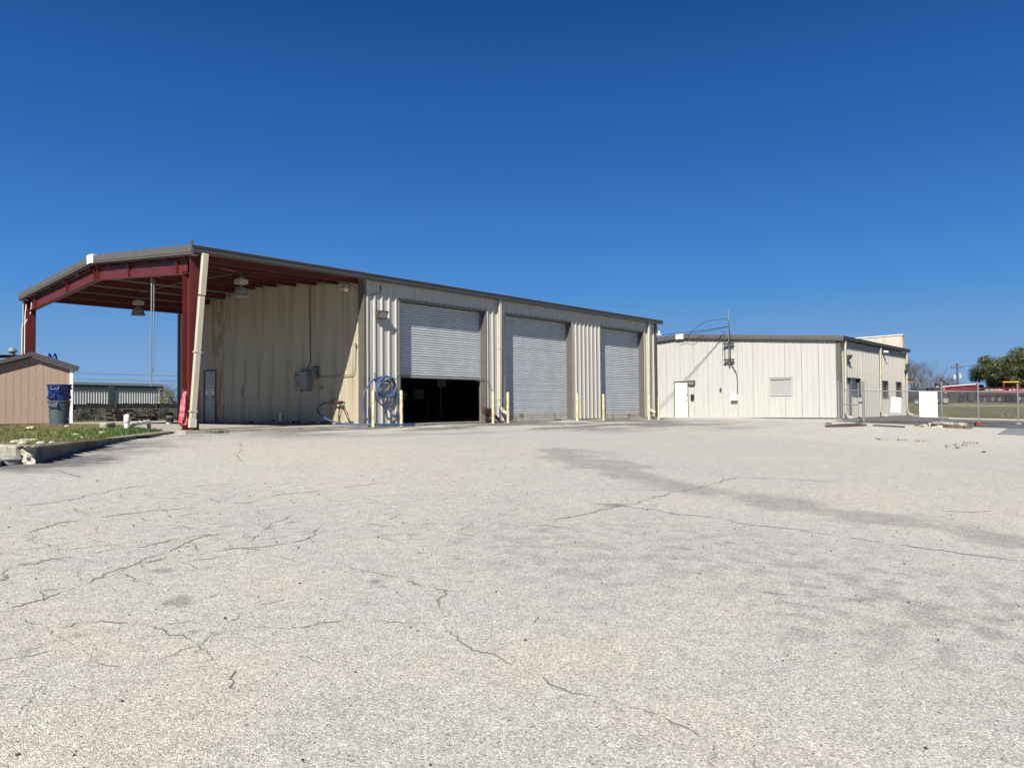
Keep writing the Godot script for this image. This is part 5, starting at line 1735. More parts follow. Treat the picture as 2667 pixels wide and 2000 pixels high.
func make_left() -> void:
	var up := Vector3.UP
	var s := MB.new()
	# lawn island
	var poly := PackedVector2Array()
	for p in kerb_line:
		poly.append(p)
	poly.append(Vector2(-6.12, -15.0)); poly.append(Vector2(-40.0, -15.0)); poly.append(Vector2(-40.0, 1.0)); poly.append(Vector2(-11.3, 1.0)); poly.append(Vector2(-11.25, 3.0))
	var st := 0.25
	var lawn := MB.new()
	var x := -14.0
	while x < -6.0:
		var z := -15.0
		while z < 5.0:
			var c := Vector2(x + st * 0.5, z + st * 0.5)
			if Geometry2D.is_point_in_polygon(c, poly) or (seg_dist(c, kerb_line) < 0.17 and x < -6.3):
				var hgt := func(px: float, pz: float) -> Vector3: return Vector3(px, lawn_y(px, pz) - 0.012, pz)
				lawn.quad(hgt.call(x, z + st), hgt.call(x + st, z + st), hgt.call(x + st, z), hgt.call(x, z))
			z += st
		x += st
	for k in lawn.v.size():
		lawn.uv.append(Vector2(lawn.v[k].x, lawn.v[k].z))
	structure("lawn_soil", lawn, mat(0.16, 0.12, 0.07, 0.95, 0.0, noise_tex(101, 0.03, [[0.0, 0.35, 0.36, 0.28], [0.5, 0.6, 0.6, 0.5], [1.0, 1.0, 0.92, 0.8]], 256, 5), Vector3(0.5, 0.5, 0.5)))
	# kerb of old concrete, in cast lengths
	var kb := thing("lawn_kerb", "old stained concrete kerb retaining the lawn, broken at its near end", "kerb")
	for i in kerb_line.size() - 1:
		var a: Vector2 = kerb_line[i]
		var b: Vector2 = kerb_line[i + 1]
		var d := (b - a).normalized()
		var n2 := Vector2(d.y, -d.x)
		if n2.x < 0.0:
			n2 = -n2
		# wall from the paving up to the lawn
		s = MB.new()
		var cnt := maxi(1, int(a.distance_to(b) / 0.5))
		for k in cnt:
			var p := a.lerp(b, float(k) / cnt)
			var q := a.lerp(b, float(k + 1) / cnt)
			var tp := [-0.06, -0.07, -0.085, -0.075, -0.035, -0.012]
			var ya := lerpf(tp[i], tp[i + 1], float(k) / cnt)
			var yb := lerpf(tp[i], tp[i + 1], float(k + 1) / cnt)
			var w := 0.17
			var lo := -0.25
			var A := [Vector3(p.x, gh(p.x, p.y) + lo, p.y), Vector3(q.x, gh(q.x, q.y) + lo, q.y), Vector3(q.x, yb - 0.02, q.y), Vector3(p.x, ya - 0.02, p.y)]
			var B := []
			for e in A:
				B.append(Vector3(e.x - n2.x * w, e.y, e.z - n2.y * w))
			var Ti := [Vector3(p.x - n2.x * 0.02, ya, p.y - n2.y * 0.02), Vector3(q.x - n2.x * 0.02, yb, q.y - n2.y * 0.02)]
			var Bi := [Vector3(B[3].x, ya, B[3].z), Vector3(B[2].x, yb, B[2].z)]
			var cen: Vector3 = (A[0] + A[1] + A[2] + A[3] + B[0] + B[1] + B[2] + B[3]) / 8.0
			s.qo(A[0], A[1], A[2], A[3], cen)
			s.qo(A[3], A[2], Ti[1], Ti[0], cen)
			s.qo(Ti[0], Ti[1], Bi[1], Bi[0], cen)
			s.qo(B[0], B[1], Bi[1], Bi[0], cen)
		obj("kerb_length", s, M.kerb, kb)
	# end face: a short retaining wall along x = -11.2
	s = MB.new()
	s.cbox(Vector3(-11.14, -0.36, 2.9), Vector3(0.3, 0.60, 3.3), 0.03)
	obj("end_wall", s, M.concrete, kb)
	s = MB.new()
	rng.seed = 103
	var prof := []
	for i in 12:
		var row := []
		for j in 8:
			var a := PI * (0.45 + 1.0 * j / 7.0)
			var r := 0.17 + 0.035 * sin(i * 2.1 + j * 1.7) + rng.randf_range(-0.02, 0.02) - 0.03 * (i / 11.0)
			row.append(Vector3(-11.08 + cos(a) * r * 0.9, -0.75 + 0.685 * i / 11.0, 4.70 + sin(a) * r))
		prof.append(row)
	for i in 11:
		for j in 7:
			s.qo(prof[i][j], prof[i][j + 1], prof[i + 1][j + 1], prof[i + 1][j], Vector3(-11.0, -0.4, 4.6))
	for j in 7:
		s.to(prof[11][j], prof[11][j + 1], Vector3(-10.98, -0.07, 4.55), Vector3(-11.0, -0.8, 4.6))
	obj("broken_end", s, M.limestone, kb)
	# grey lids lying below the kerb end
	var lid := thing("pipe_cover", "flat grey pipe cover leaning at the foot of the broken kerb end", "cover", on_ground(-11.38, 4.62, 0.0), 0.3, "grey covers below the kerb")
	s = MB.new()
	s.lathe([Vector2(0.0, 0.13), Vector2(0.16, 0.13), Vector2(0.21, 0.085), Vector2(0.185, 0.07), Vector2(0.18, 0.0), Vector2(0.0, 0.0)], 8, Transform3D.IDENTITY)
	obj("cover_body", s, M.grey_box, lid)
	copy(lid, on_ground(-11.72, 4.78, 0.0), 0.9, "grey pipe cover at the left edge below the lawn wall")
	# shed
	var pL := Vector3(-7.76, 0.144, -7.971)
	var U := Vector3(0.9689, 0, 0.2473)
	var F := Vector3(-0.2473, 0, 0.9689)      # the gable front faces this way
	var N := -F
	var sh := thing("garden_shed", "tan panelled garden shed with white trim and shingle roof", "shed")
	var apex := 0.80
	var half := 1.07
	var wall_top := func(u: float) -> float: return 2.10 - absf(u - apex) * 0.305
	# cladding boards on the gable front
	var u := apex - half - 0.005
	while u < apex + half - 0.02:
		var u1 := minf(u + 0.2, apex + half)
		s = MB.new()
		var a := u + 0.003
		var b := u1 - 0.003
		var poly2 := PackedVector2Array([Vector2(a, 0.0), Vector2(b, 0.0), Vector2(b, wall_top.call(b)), Vector2(a, wall_top.call(a))])
		if a < apex and b > apex:
			poly2 = PackedVector2Array([Vector2(a, 0.0), Vector2(b, 0.0), Vector2(b, wall_top.call(b)), Vector2(apex, wall_top.call(apex)), Vector2(a, wall_top.call(a))])
		s.prism(poly2, Transform3D(Basis(U, up, F), pL + F * 0.001), 0.012)
		obj("cladding_board", s, M.tan, sh)
		u += 0.2
	s = MB.new()
	s.prism(PackedVector2Array([Vector2(apex - half, 0.0), Vector2(apex + half, 0.0), Vector2(apex + half, wall_top.call(apex + half) - 0.02), Vector2(apex, wall_top.call(apex) - 0.02), Vector2(apex - half, wall_top.call(apex - half) - 0.02)]), Transform3D(Basis(U, up, F), pL + N * 2.6), 2.595)
	obj("shed_box", s, mat(0.22, 0.16, 0.12, 0.8), sh)
	s = MB.new()
	s.box(pL + U * (apex + half + 0.03) + up * 0.87, Vector3(0.09, 1.76, 0.09), Basis(U, up, F))
	obj("corner_trim", s, M.white, sh)
	for e in [-1.0, 1.0]:
		var p0: Vector3 = pL + U * apex + up * 2.19
		var p1: Vector3 = pL + U * (apex + e * 1.30) + up * (2.19 - 0.33 * 1.30)
		s = MB.new()
		s.beam(p0 + F * 0.04 - up * 0.085, p1 + F * 0.04 - up * 0.085, 0.03, 0.045)
		obj("barge_board", s, M.white if e > 0.0 else M.shingle, sh)
		s = MB.new()
		s.beam(p0 + F * 0.1 + N * 1.35, p1 + F * 0.1 + N * 1.35, 2.85, 0.125, up)
		obj("roof_slope", s, M.shingle, sh)
	for q in [0.1, 1.2, 2.4]:
		s = MB.new()
		s.box(pL + U * apex + N * q - up * 0.075, Vector3(2.2, 0.13, 0.12), Basis(U, up, F))
		obj("skid", s, mat(0.22, 0.25, 0.24, 0.8), sh)
	# second roof and vent behind the shed
	var rs := thing("rear_shed", "maroon roof of another shed showing behind the tan shed", "shed")
	s = MB.new()
	s.beam(Vector3(-12.0, 2.1, -8.5), Vector3(-6.9, 2.42, -11.3), 2.5, 0.08)
	obj("roof_slope", s, M.maroon, rs)
	s = MB.new()
	s.box(Vector3(-9.4, 1.05, -10.1), Vector3(5.0, 2.1, 2.2), Basis(up, 0.5))
	obj("wall", s, M.tan, rs)
	var vt := thing("roof_vent", "grey metal vent pipe with cowl above the shed roof", "vent", Vector3(-6.52, 2.2, -11.04))
	s = MB.new()
	s.lathe([Vector2(0.1, 0.0), Vector2(0.095, 0.40), Vector2(0.0, 0.40)], 14, Transform3D.IDENTITY)
	obj("pipe", s, M.galv, vt)
	s = MB.new()
	s.lathe([Vector2(0.0, 0.40), Vector2(0.16, 0.40), Vector2(0.165, 0.43), Vector2(0.09, 0.53), Vector2(0.0, 0.53)], 12, Transform3D.IDENTITY)
	obj("cowl", s, M.galv, vt)
	for q in [[-5.32, -11.18, 0.25, "left of the two small blue hoops behind the shed roof"], [-5.20, -11.02, -0.2, "right of the two small blue hoops behind the shed roof"]]:
		s = MB.new()
		s.tube(smooth_path([Vector3(q[0] - 0.03, 2.0, q[1]), Vector3(q[0] - 0.03, 2.48, q[1]), Vector3(q[0] + 0.02, 2.60, q[1] - 0.03), Vector3(q[0] + 0.09, 2.52, q[1] - 0.08), Vector3(q[0] + 0.13, 2.2, q[1] - 0.12), Vector3(q[0] + 0.14, 0.0, q[1] - 0.12)], 5), 0.035, 8)
		one("blue_hoop", s, mat(0.02, 0.16, 0.62, 0.4), q[3], "hoop", "blue hoops behind the shed")
	# stacked bins
	var by := lawn_y(-7.18, -4.95) - 0.01
	var at := Vector3(-7.19, by, -4.93)
	var gc := brute_can("grey_bin", "dark grey bin at the bottom of the stacked bins", at, 0.75, M.grey_can, 0.74, 0.285, 0.235, "bins stacked by the shed")
	s = MB.new()
	s.ab(Vector3(-0.03, 0.17, 0.262), Vector3(0.06, 0.25, 0.266))
	obj("sticker", s, M.plastic_white, gc)
	s = MB.new()
	s.cbox(Vector3(0.02, 0.36, 0.25), Vector3(0.05, 0.6, 0.05), 0.015)
	obj("rib", s, M.grey_can, gc)
	brute_can("blue_bin", "lower blue bin nested in the grey bin", at + up * 0.26, 0.5, M.blue_can, 0.72, 0.27, 0.215, "bins stacked by the shed")
	var bb := brute_can("blue_bin", "uppermost blue bin of the stack by the shed", at + up * 0.47, 0.9, M.blue_can, 0.74, 0.305, 0.22, "bins stacked by the shed")
	s = MB.new()
	s.ab(Vector3(0.0, 0.60, 0.300), Vector3(0.13, 0.65, 0.305))
	obj("sticker", s, M.grey_can, bb)
	# PVC clean-out, elbow and blocks on the lawn
	var pv := thing("cleanout_pipe", "upright white plastic clean-out pipe on the lawn", "pipe", Vector3(-6.81, lawn_y(-6.81, -1.4) - 0.02, -1.4))
	s = MB.new()
	s.lathe([Vector2(0.065, 0.0), Vector2(0.065, 0.22), Vector2(0.078, 0.225), Vector2(0.078, 0.37), Vector2(0.066, 0.385), Vector2(0.066, 0.41), Vector2(0.045, 0.425), Vector2(0.0, 0.43)], 18, Transform3D.IDENTITY)
	obj("pipe", s, M.plastic_white, pv)
	s = MB.new()
	for y in [0.215, 0.255]:
		s.lathe([Vector2(0.079, y), Vector2(0.081, y + 0.006), Vector2(0.079, y + 0.012)], 18, Transform3D.IDENTITY)
	obj("joint", s, M.grey_box, pv)
	var ly := lawn_y(-6.5, -1.9)
	var pe := thing("drain_pipe", "white jointed drain pipe lying bent on the lawn behind the clean-out", "pipe")
	s = MB.new()
	s.tube(smooth_path([Vector3(-6.62, ly + 0.02, -1.80), Vector3(-6.5, ly + 0.09, -1.95), Vector3(-6.32, ly + 0.12, -2.12), Vector3(-6.12, 0.17, -2.3), Vector3(-5.55, 0.20, -2.85)], 6), 0.052, 14)
	obj("pipe", s, M.plastic_white, pe)
	s = MB.new()
	for q in [[-6.30, 0.155, -2.13], [-6.05, 0.174, -2.36], [-5.8, 0.187, -2.61]]:
		s.tube([Vector3(q[0], q[1], q[2]), Vector3(q[0], q[1], q[2]) + Vector3(0.05, 0.004, -0.05)], 0.058, 14)
	obj("joint", s, M.plastic_white, pe)
	s = MB.new()
	s.cbox(Vector3(-5.6, 0.075, -2.78), Vector3(0.12, 0.15, 0.1), 0.02)
	obj("support", s, M.concrete, pe)
	s = MB.new()
	s.cbox(Vector3(-7.14, lawn_y(-7.1, -1.8) + 0.08, -1.79), Vector3(0.44, 0.21, 0.2), 0.035, Basis(up, 0.62) * Basis(Vector3.BACK, 0.06))
	one("concrete_block", s, mat(0.50, 0.45, 0.40, 0.9, 0.0, M.concrete.albedo_texture, Vector3(2, 2, 2)), "rough grey concrete block lying on the lawn", "block")
	# limestone pieces on the lawn
	rng.seed = 105
	var rocks := [[-10.95, 3.55, 0.14, "left half of the white rock cluster near the kerb end"], [-10.6, 2.9, 0.12, "topmost white rock of the cluster near the kerb end"], [-10.35, 2.6, 0.10, "rightmost larger white rock of the cluster near the kerb end"], [-10.75, 3.1, 0.08, "small white rock between the larger ones near the kerb end"], [-10.2, 2.2, 0.08, "small white rock at the back right of the cluster near the kerb end"], [-10.98, 4.05, 0.12, "flat white rock on the broken kerb end"], [-10.72, 4.1, 0.10, "flat white rock beside the broken kerb end"], [-10.4, 3.7, 0.06, "small white rock behind the kerb edge"], [-8.7, 0.3, 0.10, "white rock alone in the grass left of the concrete block"], [-8.95, 1.3, 0.06, "small white rock low in the middle of the lawn"], [-7.95, -0.1, 0.11, "white rock in the grass in front of the clean-out pipe"], [-7.6, -3.2, 0.1, "pale rock in the grass just below the bins"], [-8.7, -2.6, 0.13, "pale rock in the grass below the shed"]]
	for q in rocks:
		s = MB.new()
		var rr: float = q[2]
		var verts := []
		for i in 5:
			var row := []
			for j in 9:
				var th := PI * i / 4.0
				var ph := TAU * (j % 9) / 9.0
				var rad := rr * rng.randf_range(0.7, 1.05)
				row.append(Vector3(sin(th) * cos(ph) * rad, cos(th) * rad * 0.42, sin(th) * sin(ph) * rad * 0.7))
			row.append(row[0])
			verts.append(row)
		for i in 4:
			for j in 9:
				var c4: Array = [verts[i][j], verts[i][j + 1], verts[i + 1][j + 1], verts[i + 1][j]]
				s.to(c4[0], c4[1], c4[2], Vector3.ZERO)
				s.to(c4[0], c4[2], c4[3], Vector3.ZERO)
		var o := one("limestone_rock", s, M.limestone, q[3], "rock", "white limestone rocks on the lawn")
		o.position = Vector3(q[0], lawn_y(q[0], q[1]) + rr * 0.2, q[1])
	# bucket by the side wall
	var bk := thing("bucket", "white bucket with a dark lid at the far corner of the side wall", "bucket", Vector3(-1.26, 0.0, -10.35))
	s = MB.new()
	s.lathe([Vector2(0.0, 0.0), Vector2(0.125, 0.0), Vector2(0.145, 0.30), Vector2(0.152, 0.30), Vector2(0.152, 0.33), Vector2(0.135, 0.33)], 20, Transform3D.IDENTITY)
	obj("pail", s, M.plastic_white, bk)
	s = MB.new()
	s.lathe([Vector2(0.146, 0.08), Vector2(0.147, 0.085), Vector2(0.153, 0.22), Vector2(0.15, 0.225)], 20, Transform3D.IDENTITY)
	obj("wrap", s, mat(0.10, 0.19, 0.26, 0.6), bk)
	s = MB.new()
	s.lathe([Vector2(0.14, 0.325), Vector2(0.12, 0.40), Vector2(0.09, 0.44), Vector2(0.0, 0.44)], 16, Transform3D.IDENTITY)
	obj("lid", s, M.black, bk)

func make_left_background() -> void:
	var up := Vector3.UP
	var s: MB
	# pallets
	var pal: Node3D = null
	rng.seed = 111
	for q in [[2.5, -23.6, 5, 0.82], [3.55, -22.9, 3, 0.82]]:
		for k in q[2]:
			var lbl := "weathered pallet in the taller pallet stack, layer %s" % ["bottom", "second", "third", "fourth", "top"][k] if q[2] == 5 else "weathered pallet in the lower pallet stack, layer %s" % ["bottom", "middle", "top"][k]
			var at := Vector3(q[0] + rng.randf_range(-0.08, 0.08), -0.03 + k * 0.125, q[1] + rng.randf_range(-0.08, 0.08))
			if pal != null:
				copy(pal, at, q[3] + rng.randf_range(-0.35, 0.35) + (PI / 2 if k % 2 == 1 else 0.0), lbl)
				continue
			pal = thing("pallet", lbl, "pallet", at, q[3], "stacked wooden pallets")
			for e in 3:
				s = MB.new()
				s.ab(Vector3(-0.6, 0.02, -0.5 + e * 0.46), Vector3(0.6, 0.1, -0.42 + e * 0.46))
				obj("runner", s, M.wood, pal)
			for e in 7:
				s = MB.new()
				s.ab(Vector3(-0.6 + e * 0.185, 0.101, -0.5), Vector3(-0.5 + e * 0.185, 0.12, 0.5))
				obj("plank", s, M.wood, pal)
			for e in 3:
				s = MB.new()
				s.ab(Vector3(-0.6 + e * 0.55, 0.0, -0.5), Vector3(-0.5 + e * 0.55, 0.019, 0.5))
				obj("plank", s, M.wood, pal)
	# boards and a screened fence behind
	var f := thing("screened_fence", "low board fence with dark torn screening behind the canopy", "fence")
	var a := Vector3(-6.0, -0.1, -35.8)
	var b := Vector3(14.0, -0.1, -32.2)
	var L := a.distance_to(b)
	var d := (b - a) / L
	var nn := d.cross(up)
	for k in 9:
		s = MB.new()
		var p := a + d * (L * k / 8.0)
		s.tube([p, p + up * 1.25], 0.04, 8)
		obj("post", s, M.wood, f)
	var u := 0.0
	while u < L:
		var w := rng.randf_range(0.13, 0.16)
		s = MB.new()
		var h := 0.75 + rng.randf_range(-0.06, 0.06)
		s.box(a + d * (u + w * 0.5) + up * (h * 0.5 + 0.02), Vector3(w - 0.012, h, 0.02), Basis(d, up, nn))
		obj("board", s, mat(0.12, 0.11, 0.095, 0.9) if int(u * 7.0) % 3 > 0 else M.wood, f)
		u += w + (0.03 if rng.randf() < 0.2 else 0.0)
	s = MB.new()
	var nz := noise(112, 0.6, 3)
	var steps := 90
	for k in steps:
		var ua := L * k / steps
		var ub := L * (k + 1) / steps
		var ta := 1.10 + 0.09 * nz.get_noise_1d(ua * 3.0) - 0.12 * maxf(0.0, nz.get_noise_1d(ua * 0.8 + 40.0))
		var tb := 1.10 + 0.09 * nz.get_noise_1d(ub * 3.0) - 0.12 * maxf(0.0, nz.get_noise_1d(ub * 0.8 + 40.0))
		var la := 0.45 + 0.5 * nz.get_noise_1d(ua * 2.0 + 200.0)
		var lb := 0.45 + 0.5 * nz.get_noise_1d(ub * 2.0 + 200.0)
		var oa := nn * (-0.05 + 0.04 * nz.get_noise_1d(ua * 5.0 + 90.0))
		var ob := nn * (-0.05 + 0.04 * nz.get_noise_1d(ub * 5.0 + 90.0))
		s.quad(a + d * ua + up * la + oa, a + d * ub + up * lb + ob, a + d * ub + up * tb + ob, a + d * ua + up * ta + oa)
	obj("torn_screen", s, M.machine_dark, f)
	# long metal building with green trim
	var fb := thing("far_metal_building", "long pale metal building with green eave far behind the canopy", "building")
	var q0 := Vector3(2.0, 0.0, -69.4)
	var q1 := Vector3(28.66, 0.0, -73.33)
	var fl := q0.distance_to(q1)
	var fd := (q1 - q0) / fl
	var fn := Vector3(-fd.z, 0, fd.x)
	if fn.z < 0.0:
		fn = -fn
	for k in 29:
		if fl - k * 0.9144 < 0.5:
			break
		obj("wall_panel", ribbed(q0, fd, fn, k * 0.9144, minf((k + 1) * 0.9144, fl), -0.2, func(_u): return 3.5, 0.0, 0.085), M.far_wall, fb)
	s = MB.new()
	s.beam(q0 + up * 3.6 + fn * 0.12, q1 + up * 3.55 + fn * 0.12, 0.2, 0.24)
	obj("eave_trim", s, M.far_green, fb)
	s = MB.new()
	s.beam(q0 + up * 3.22 + fn * 0.1, q1 + up * 3.2 + fn * 0.1, 0.1, 0.5)
	s.box(q0 + fd * (fl - 6.4) + up * 1.75 + fn * 0.1, Vector3(0.75, 3.5, 0.2), Basis(fd, up, fn))
	s.box(q1 + up * 1.75 + fn * 0.02, Vector3(0.3, 3.5, 0.2), Basis(fd, up, fn))
	obj("green_trim", s, M.far_green_dark, fb)
	s = MB.new()
	s.beam(q0 + up * 3.72 - fn * 4.0, q1 + up * 3.70 - fn * 4.0, 8.0, 0.08)
	s.box((q0 + q1) * 0.5 - fn * 7.9 + up * 1.7, Vector3(fl, 3.6, 0.2), Basis(fd, up, fn))
	obj("roof", s, M.far_green, fb)
	# thin wires of a distant power line
	for q in [[20.0, 9.5, "upper of two thin power lines beyond the green-eaved building"], [19.0, 8.3, "lower of two thin power lines beyond the green-eaved building"]]:
		s = MB.new()
		var pts := []
		for k in 11:
			var t := k / 10.0
			pts.append(Vector3(-30.0, q[1], -150.0).lerp(Vector3(80.0, q[1] - 1.2, -150.0), t) - up * 2.0 * t * (1.0 - t))
		s.tube(pts, 0.045, 4)
		one("power_line", s, M.galv, q[2], "power line", "power lines far left")

# ---------------------------------------------------------------- plants
func tuft_mesh(blades: int, spread: float, h: float, w: float, seed_: int) -> ArrayMesh:
	var r := RandomNumberGenerator.new()
	r.seed = seed_
	var s := MB.new()
	for i in blades:
		var a := r.randf() * TAU
		var base := Vector3(cos(a), 0, sin(a)) * spread * sqrt(r.randf())
		var hh := h * r.randf_range(0.55, 1.0)
		var lean := Vector3(r.randf_range(-1, 1), 0, r.randf_range(-1, 1)) * hh * 0.4
		var sd := Vector3(cos(a + 1.3), 0, sin(a + 1.3)) * w
		var mid := base + Vector3.UP * hh * 0.55 + lean * 0.35
		var tip := base + Vector3.UP * hh + lean
		var nn := (Vector3.UP * 0.8 + Vector3(cos(a), 0, sin(a)) * 0.5).normalized()
		if (sd * 2.0).cross(mid - base).dot(nn) < 0.0:
			sd = -sd
		s.tri(base - sd, base + sd, mid + sd * 0.7, nn, nn, nn)
		s.tri(base - sd, mid + sd * 0.7, mid - sd * 0.7, nn, nn, nn)
		s.tri(mid - sd * 0.7, mid + sd * 0.7, tip, nn, nn, nn)
	return s.mesh()

func scatter(called: String, me: Mesh, xf: Array, cols: Array, m: StandardMaterial3D, label: String, category: String) -> void:
	var mm := MultiMesh.new()
	mm.transform_format = MultiMesh.TRANSFORM_3D
	mm.use_colors = true
	mm.mesh = me
	mm.instance_count = xf.size()
	for i in xf.size():
		mm.set_instance_transform(i, xf[i])
		mm.set_instance_color(i, cols[i])
	var o := MultiMeshInstance3D.new()
	o.multimesh = mm
	m.vertex_color_use_as_albedo = true
	o.material_override = m
	o.name = numbered(called)
	add_child(o)
	tag(o, label, category)
	o.set_meta("kind", "stuff")

func make_grass() -> void:
	rng.seed = 121
	var poly := PackedVector2Array()
	for p in kerb_line:
		poly.append(p + Vector2(-0.16, -0.14))
	poly.append(Vector2(-6.3, -12.0)); poly.append(Vector2(-13.0, -12.0)); poly.append(Vector2(-11.35, 2.2)); poly.append(Vector2(-11.0, 4.2))
	var nz := noise(122, 0.45, 3)
	var xf := []
	var cols := []
	for i in 30000:
		var p := Vector2(rng.randf_range(-12.5, -6.2), rng.randf_range(-7.0, 4.8))
		if not Geometry2D.is_point_in_polygon(p, poly):
			continue
		var k := nz.get_noise_2d(p.x, p.y)
		if k < -0.28 and rng.randf() < 0.8:
			continue
		var lush := sst(-9.6, -7.0, p.x) * sst(-1.8, -0.3, p.y)
		var sc := rng.randf_range(0.5, 1.0) * (0.75 + 0.6 * k + 0.35 * lush)
		xf.append(Transform3D(Basis(Vector3.UP, rng.randf() * TAU).scaled(Vector3(1, 1, 1) * maxf(sc, 0.25)), Vector3(p.x, lawn_y(p.x, p.y) - 0.015, p.y)))
		var dry := clampf(0.25 + 0.9 * nz.get_noise_2d(p.x * 2.0 + 70.0, p.y * 2.0) + 0.45 * sst(-1.0, -3.5, p.y) - 0.6 * lush, 0.0, 1.0)
		var g := Color(0.15, 0.20, 0.045).lerp(Color(0.065, 0.15, 0.03), lush).lerp(Color(0.26, 0.20, 0.10), dry)
		cols.append(g * rng.randf_range(0.6, 1.0))
	var gm := mat(1, 1, 1, 0.8)
	gm.backlight_enabled = true
	gm.backlight = Color(0.3, 0.35, 0.1)
	scatter("lawn_grass", tuft_mesh(7, 0.06, 0.115, 0.0045, 5), xf, cols, gm, "rough green and brown grass on the raised lawn", "grass")
	# field grass beyond the drive
	xf = []
	cols = []
	for i in 26000:
		var x := 35.4 + 34.0 * pow(rng.randf(), 1.6)
		var z := rng.randf_range(-3.0, 18.0)
		if x < 42.5 and z < 7.0 + (42.5 - x) * 0.4:
			continue
		var k := nz.get_noise_2d(x * 0.4, z * 0.4)
		xf.append(Transform3D(Basis(Vector3.UP, rng.randf() * TAU).scaled(Vector3(1, 1, 1) * rng.randf_range(0.6, 1.3)), Vector3(x, gh(x, z) - 0.075, z)))
		cols.append(Color(0.13, 0.145, 0.05).lerp(Color(0.235, 0.20, 0.10), clampf(0.45 + k, 0.0, 1.0)) * rng.randf_range(0.6, 0.95))
	var fm := mat(1, 1, 1, 0.85)
	scatter("field_grass", tuft_mesh(9, 0.16, 0.11, 0.008, 6), xf, cols, fm, "short dry green grass of the field beyond the drive", "grass")
	# weeds at the feet of walls and posts
	for q in [[-5.2, 0.42, 0.22, "leafy weed growing at the foot of the canopy column"], [10.2, 0.12, 0.25, "weed patch under the right end of the middle roller door"], [12.4, 0.14, 0.5, "green weed strip at the ribbed wall before the farthest door"], [24.1, 8.2, 0.35, "weed clump at the foot of the gate post"]]:
		var s := MB.new()
		for i in 60:
			var b := Vector3(q[0] + rng.randfn() * q[2] * 0.5, 0.0, q[1] + rng.randfn() * 0.05)
			b.y = gh(b.x, b.z) - 0.01
			var t := b + Vector3(rng.randf_range(-0.07, 0.07), rng.randf_range(0.03, 0.14), rng.randf_range(-0.05, 0.07))
			var sd := Vector3(rng.randf_range(-1, 1), 0.2, rng.randf_range(-1, 1)).normalized() * rng.randf_range(0.008, 0.022)
			s.to(b - sd, b + sd, t, b - Vector3.UP)
		one("weed_clump", s, mat(0.06, 0.10, 0.025, 0.85), q[3], "weed", "weeds at walls and posts")

func branch(s: MB, p: Vector3, d: Vector3, len_: float, r: float, depth: int, rg: RandomNumberGenerator, ends: Array, up_pull := 0.15) -> void:
	var pts := [p]
	var q := p
	var dd := d
	for i in 3:
		dd = (dd + Vector3(rg.randf_range(-1, 1), rg.randf_range(-0.6, 1) * 0.7 + up_pull, rg.randf_range(-1, 1)) * 0.22).normalized()
		q += dd * len_ / 3.0
		pts.append(q)
	s.tube(pts, r, 5 if depth > 2 else 3, r * 0.55, false)
	if depth <= 0:
		ends.append(q)
		return
	var cnt := 3 if depth > 3 else 2 + rg.randi() % 3
	for i in cnt:
		var side := Vector3(rg.randf_range(-1, 1), rg.randf_range(-0.25, 0.7), rg.randf_range(-1, 1)).normalized()
		var nd := (dd * 0.75 + side * 0.8).normalized()
		var at: Vector3 = pts[1 + rg.randi() % 3] if i > 0 else q
		branch(s, at, nd, len_ * rg.randf_range(0.6, 0.82), r * 0.55, depth - 1, rg, ends, up_pull)

func bare_tree(label: String, at: Vector3, h: float, seed_: int, depth := 6) -> void:
	var r := RandomNumberGenerator.new()
	r.seed = seed_
	var t := thing("bare_tree", label, "tree", at, 0.0, "leafless trees behind the field")
	var s := MB.new()
	s.tube([Vector3.ZERO, Vector3(0.06, h * 0.12, 0.03), Vector3(0.0, h * 0.24, 0.0)], h * 0.035, 7, h * 0.026)
	obj("trunk", s, M.bark, t)
	s = MB.new()
	var ends := []
	for i in 6:
		var a := TAU * i / 6.0 + r.randf()
		branch(s, Vector3(0, h * r.randf_range(0.14, 0.24), 0), Vector3(cos(a) * 0.8, 0.75, sin(a) * 0.8).normalized(), h * 0.30, h * 0.016, depth, r, ends, 0.2)
	obj("crown", s, M.twig, t)

func leaf_crown(clumps: Array, per: int, size: float, seed_: int, c0: Color, c1: Color) -> MB:
	var r := RandomNumberGenerator.new()
	r.seed = seed_
	var s := MB.new()
	for cl in clumps:
		var c: Vector3 = cl[0]
		var rad: float = cl[1]
		var tone := r.randf()
		for i in per:
			var d := Vector3(r.randfn(), r.randfn(), r.randfn()).normalized()
			var p := c + d * rad * pow(r.randf(), 0.4) * Vector3(1, 0.75, 1)
			var n := (d + Vector3(r.randf_range(-1, 1), r.randf_range(-0.2, 1.2), r.randf_range(-1, 1)) * 0.7).normalized()
			var u := n.cross(Vector3(r.randf_range(-1, 1), r.randf_range(-1, 1), r.randf_range(-1, 1))).normalized()
			var w := n.cross(u)
			var sz := size * r.randf_range(0.6, 1.3)
			var k0 := s.v.size()
			s.tri(p - u * sz, p + u * sz, p + w * sz * 0.5, n, n, n)
			s.tri(p - u * sz, p - w * sz * 0.5, p + u * sz, n, n, n)
			var col := c0.lerp(c1, clampf(tone * 0.6 + r.randf() * 0.4, 0.0, 1.0))
			for k in s.v.size() - k0:
				s.col.append(col)
	return s

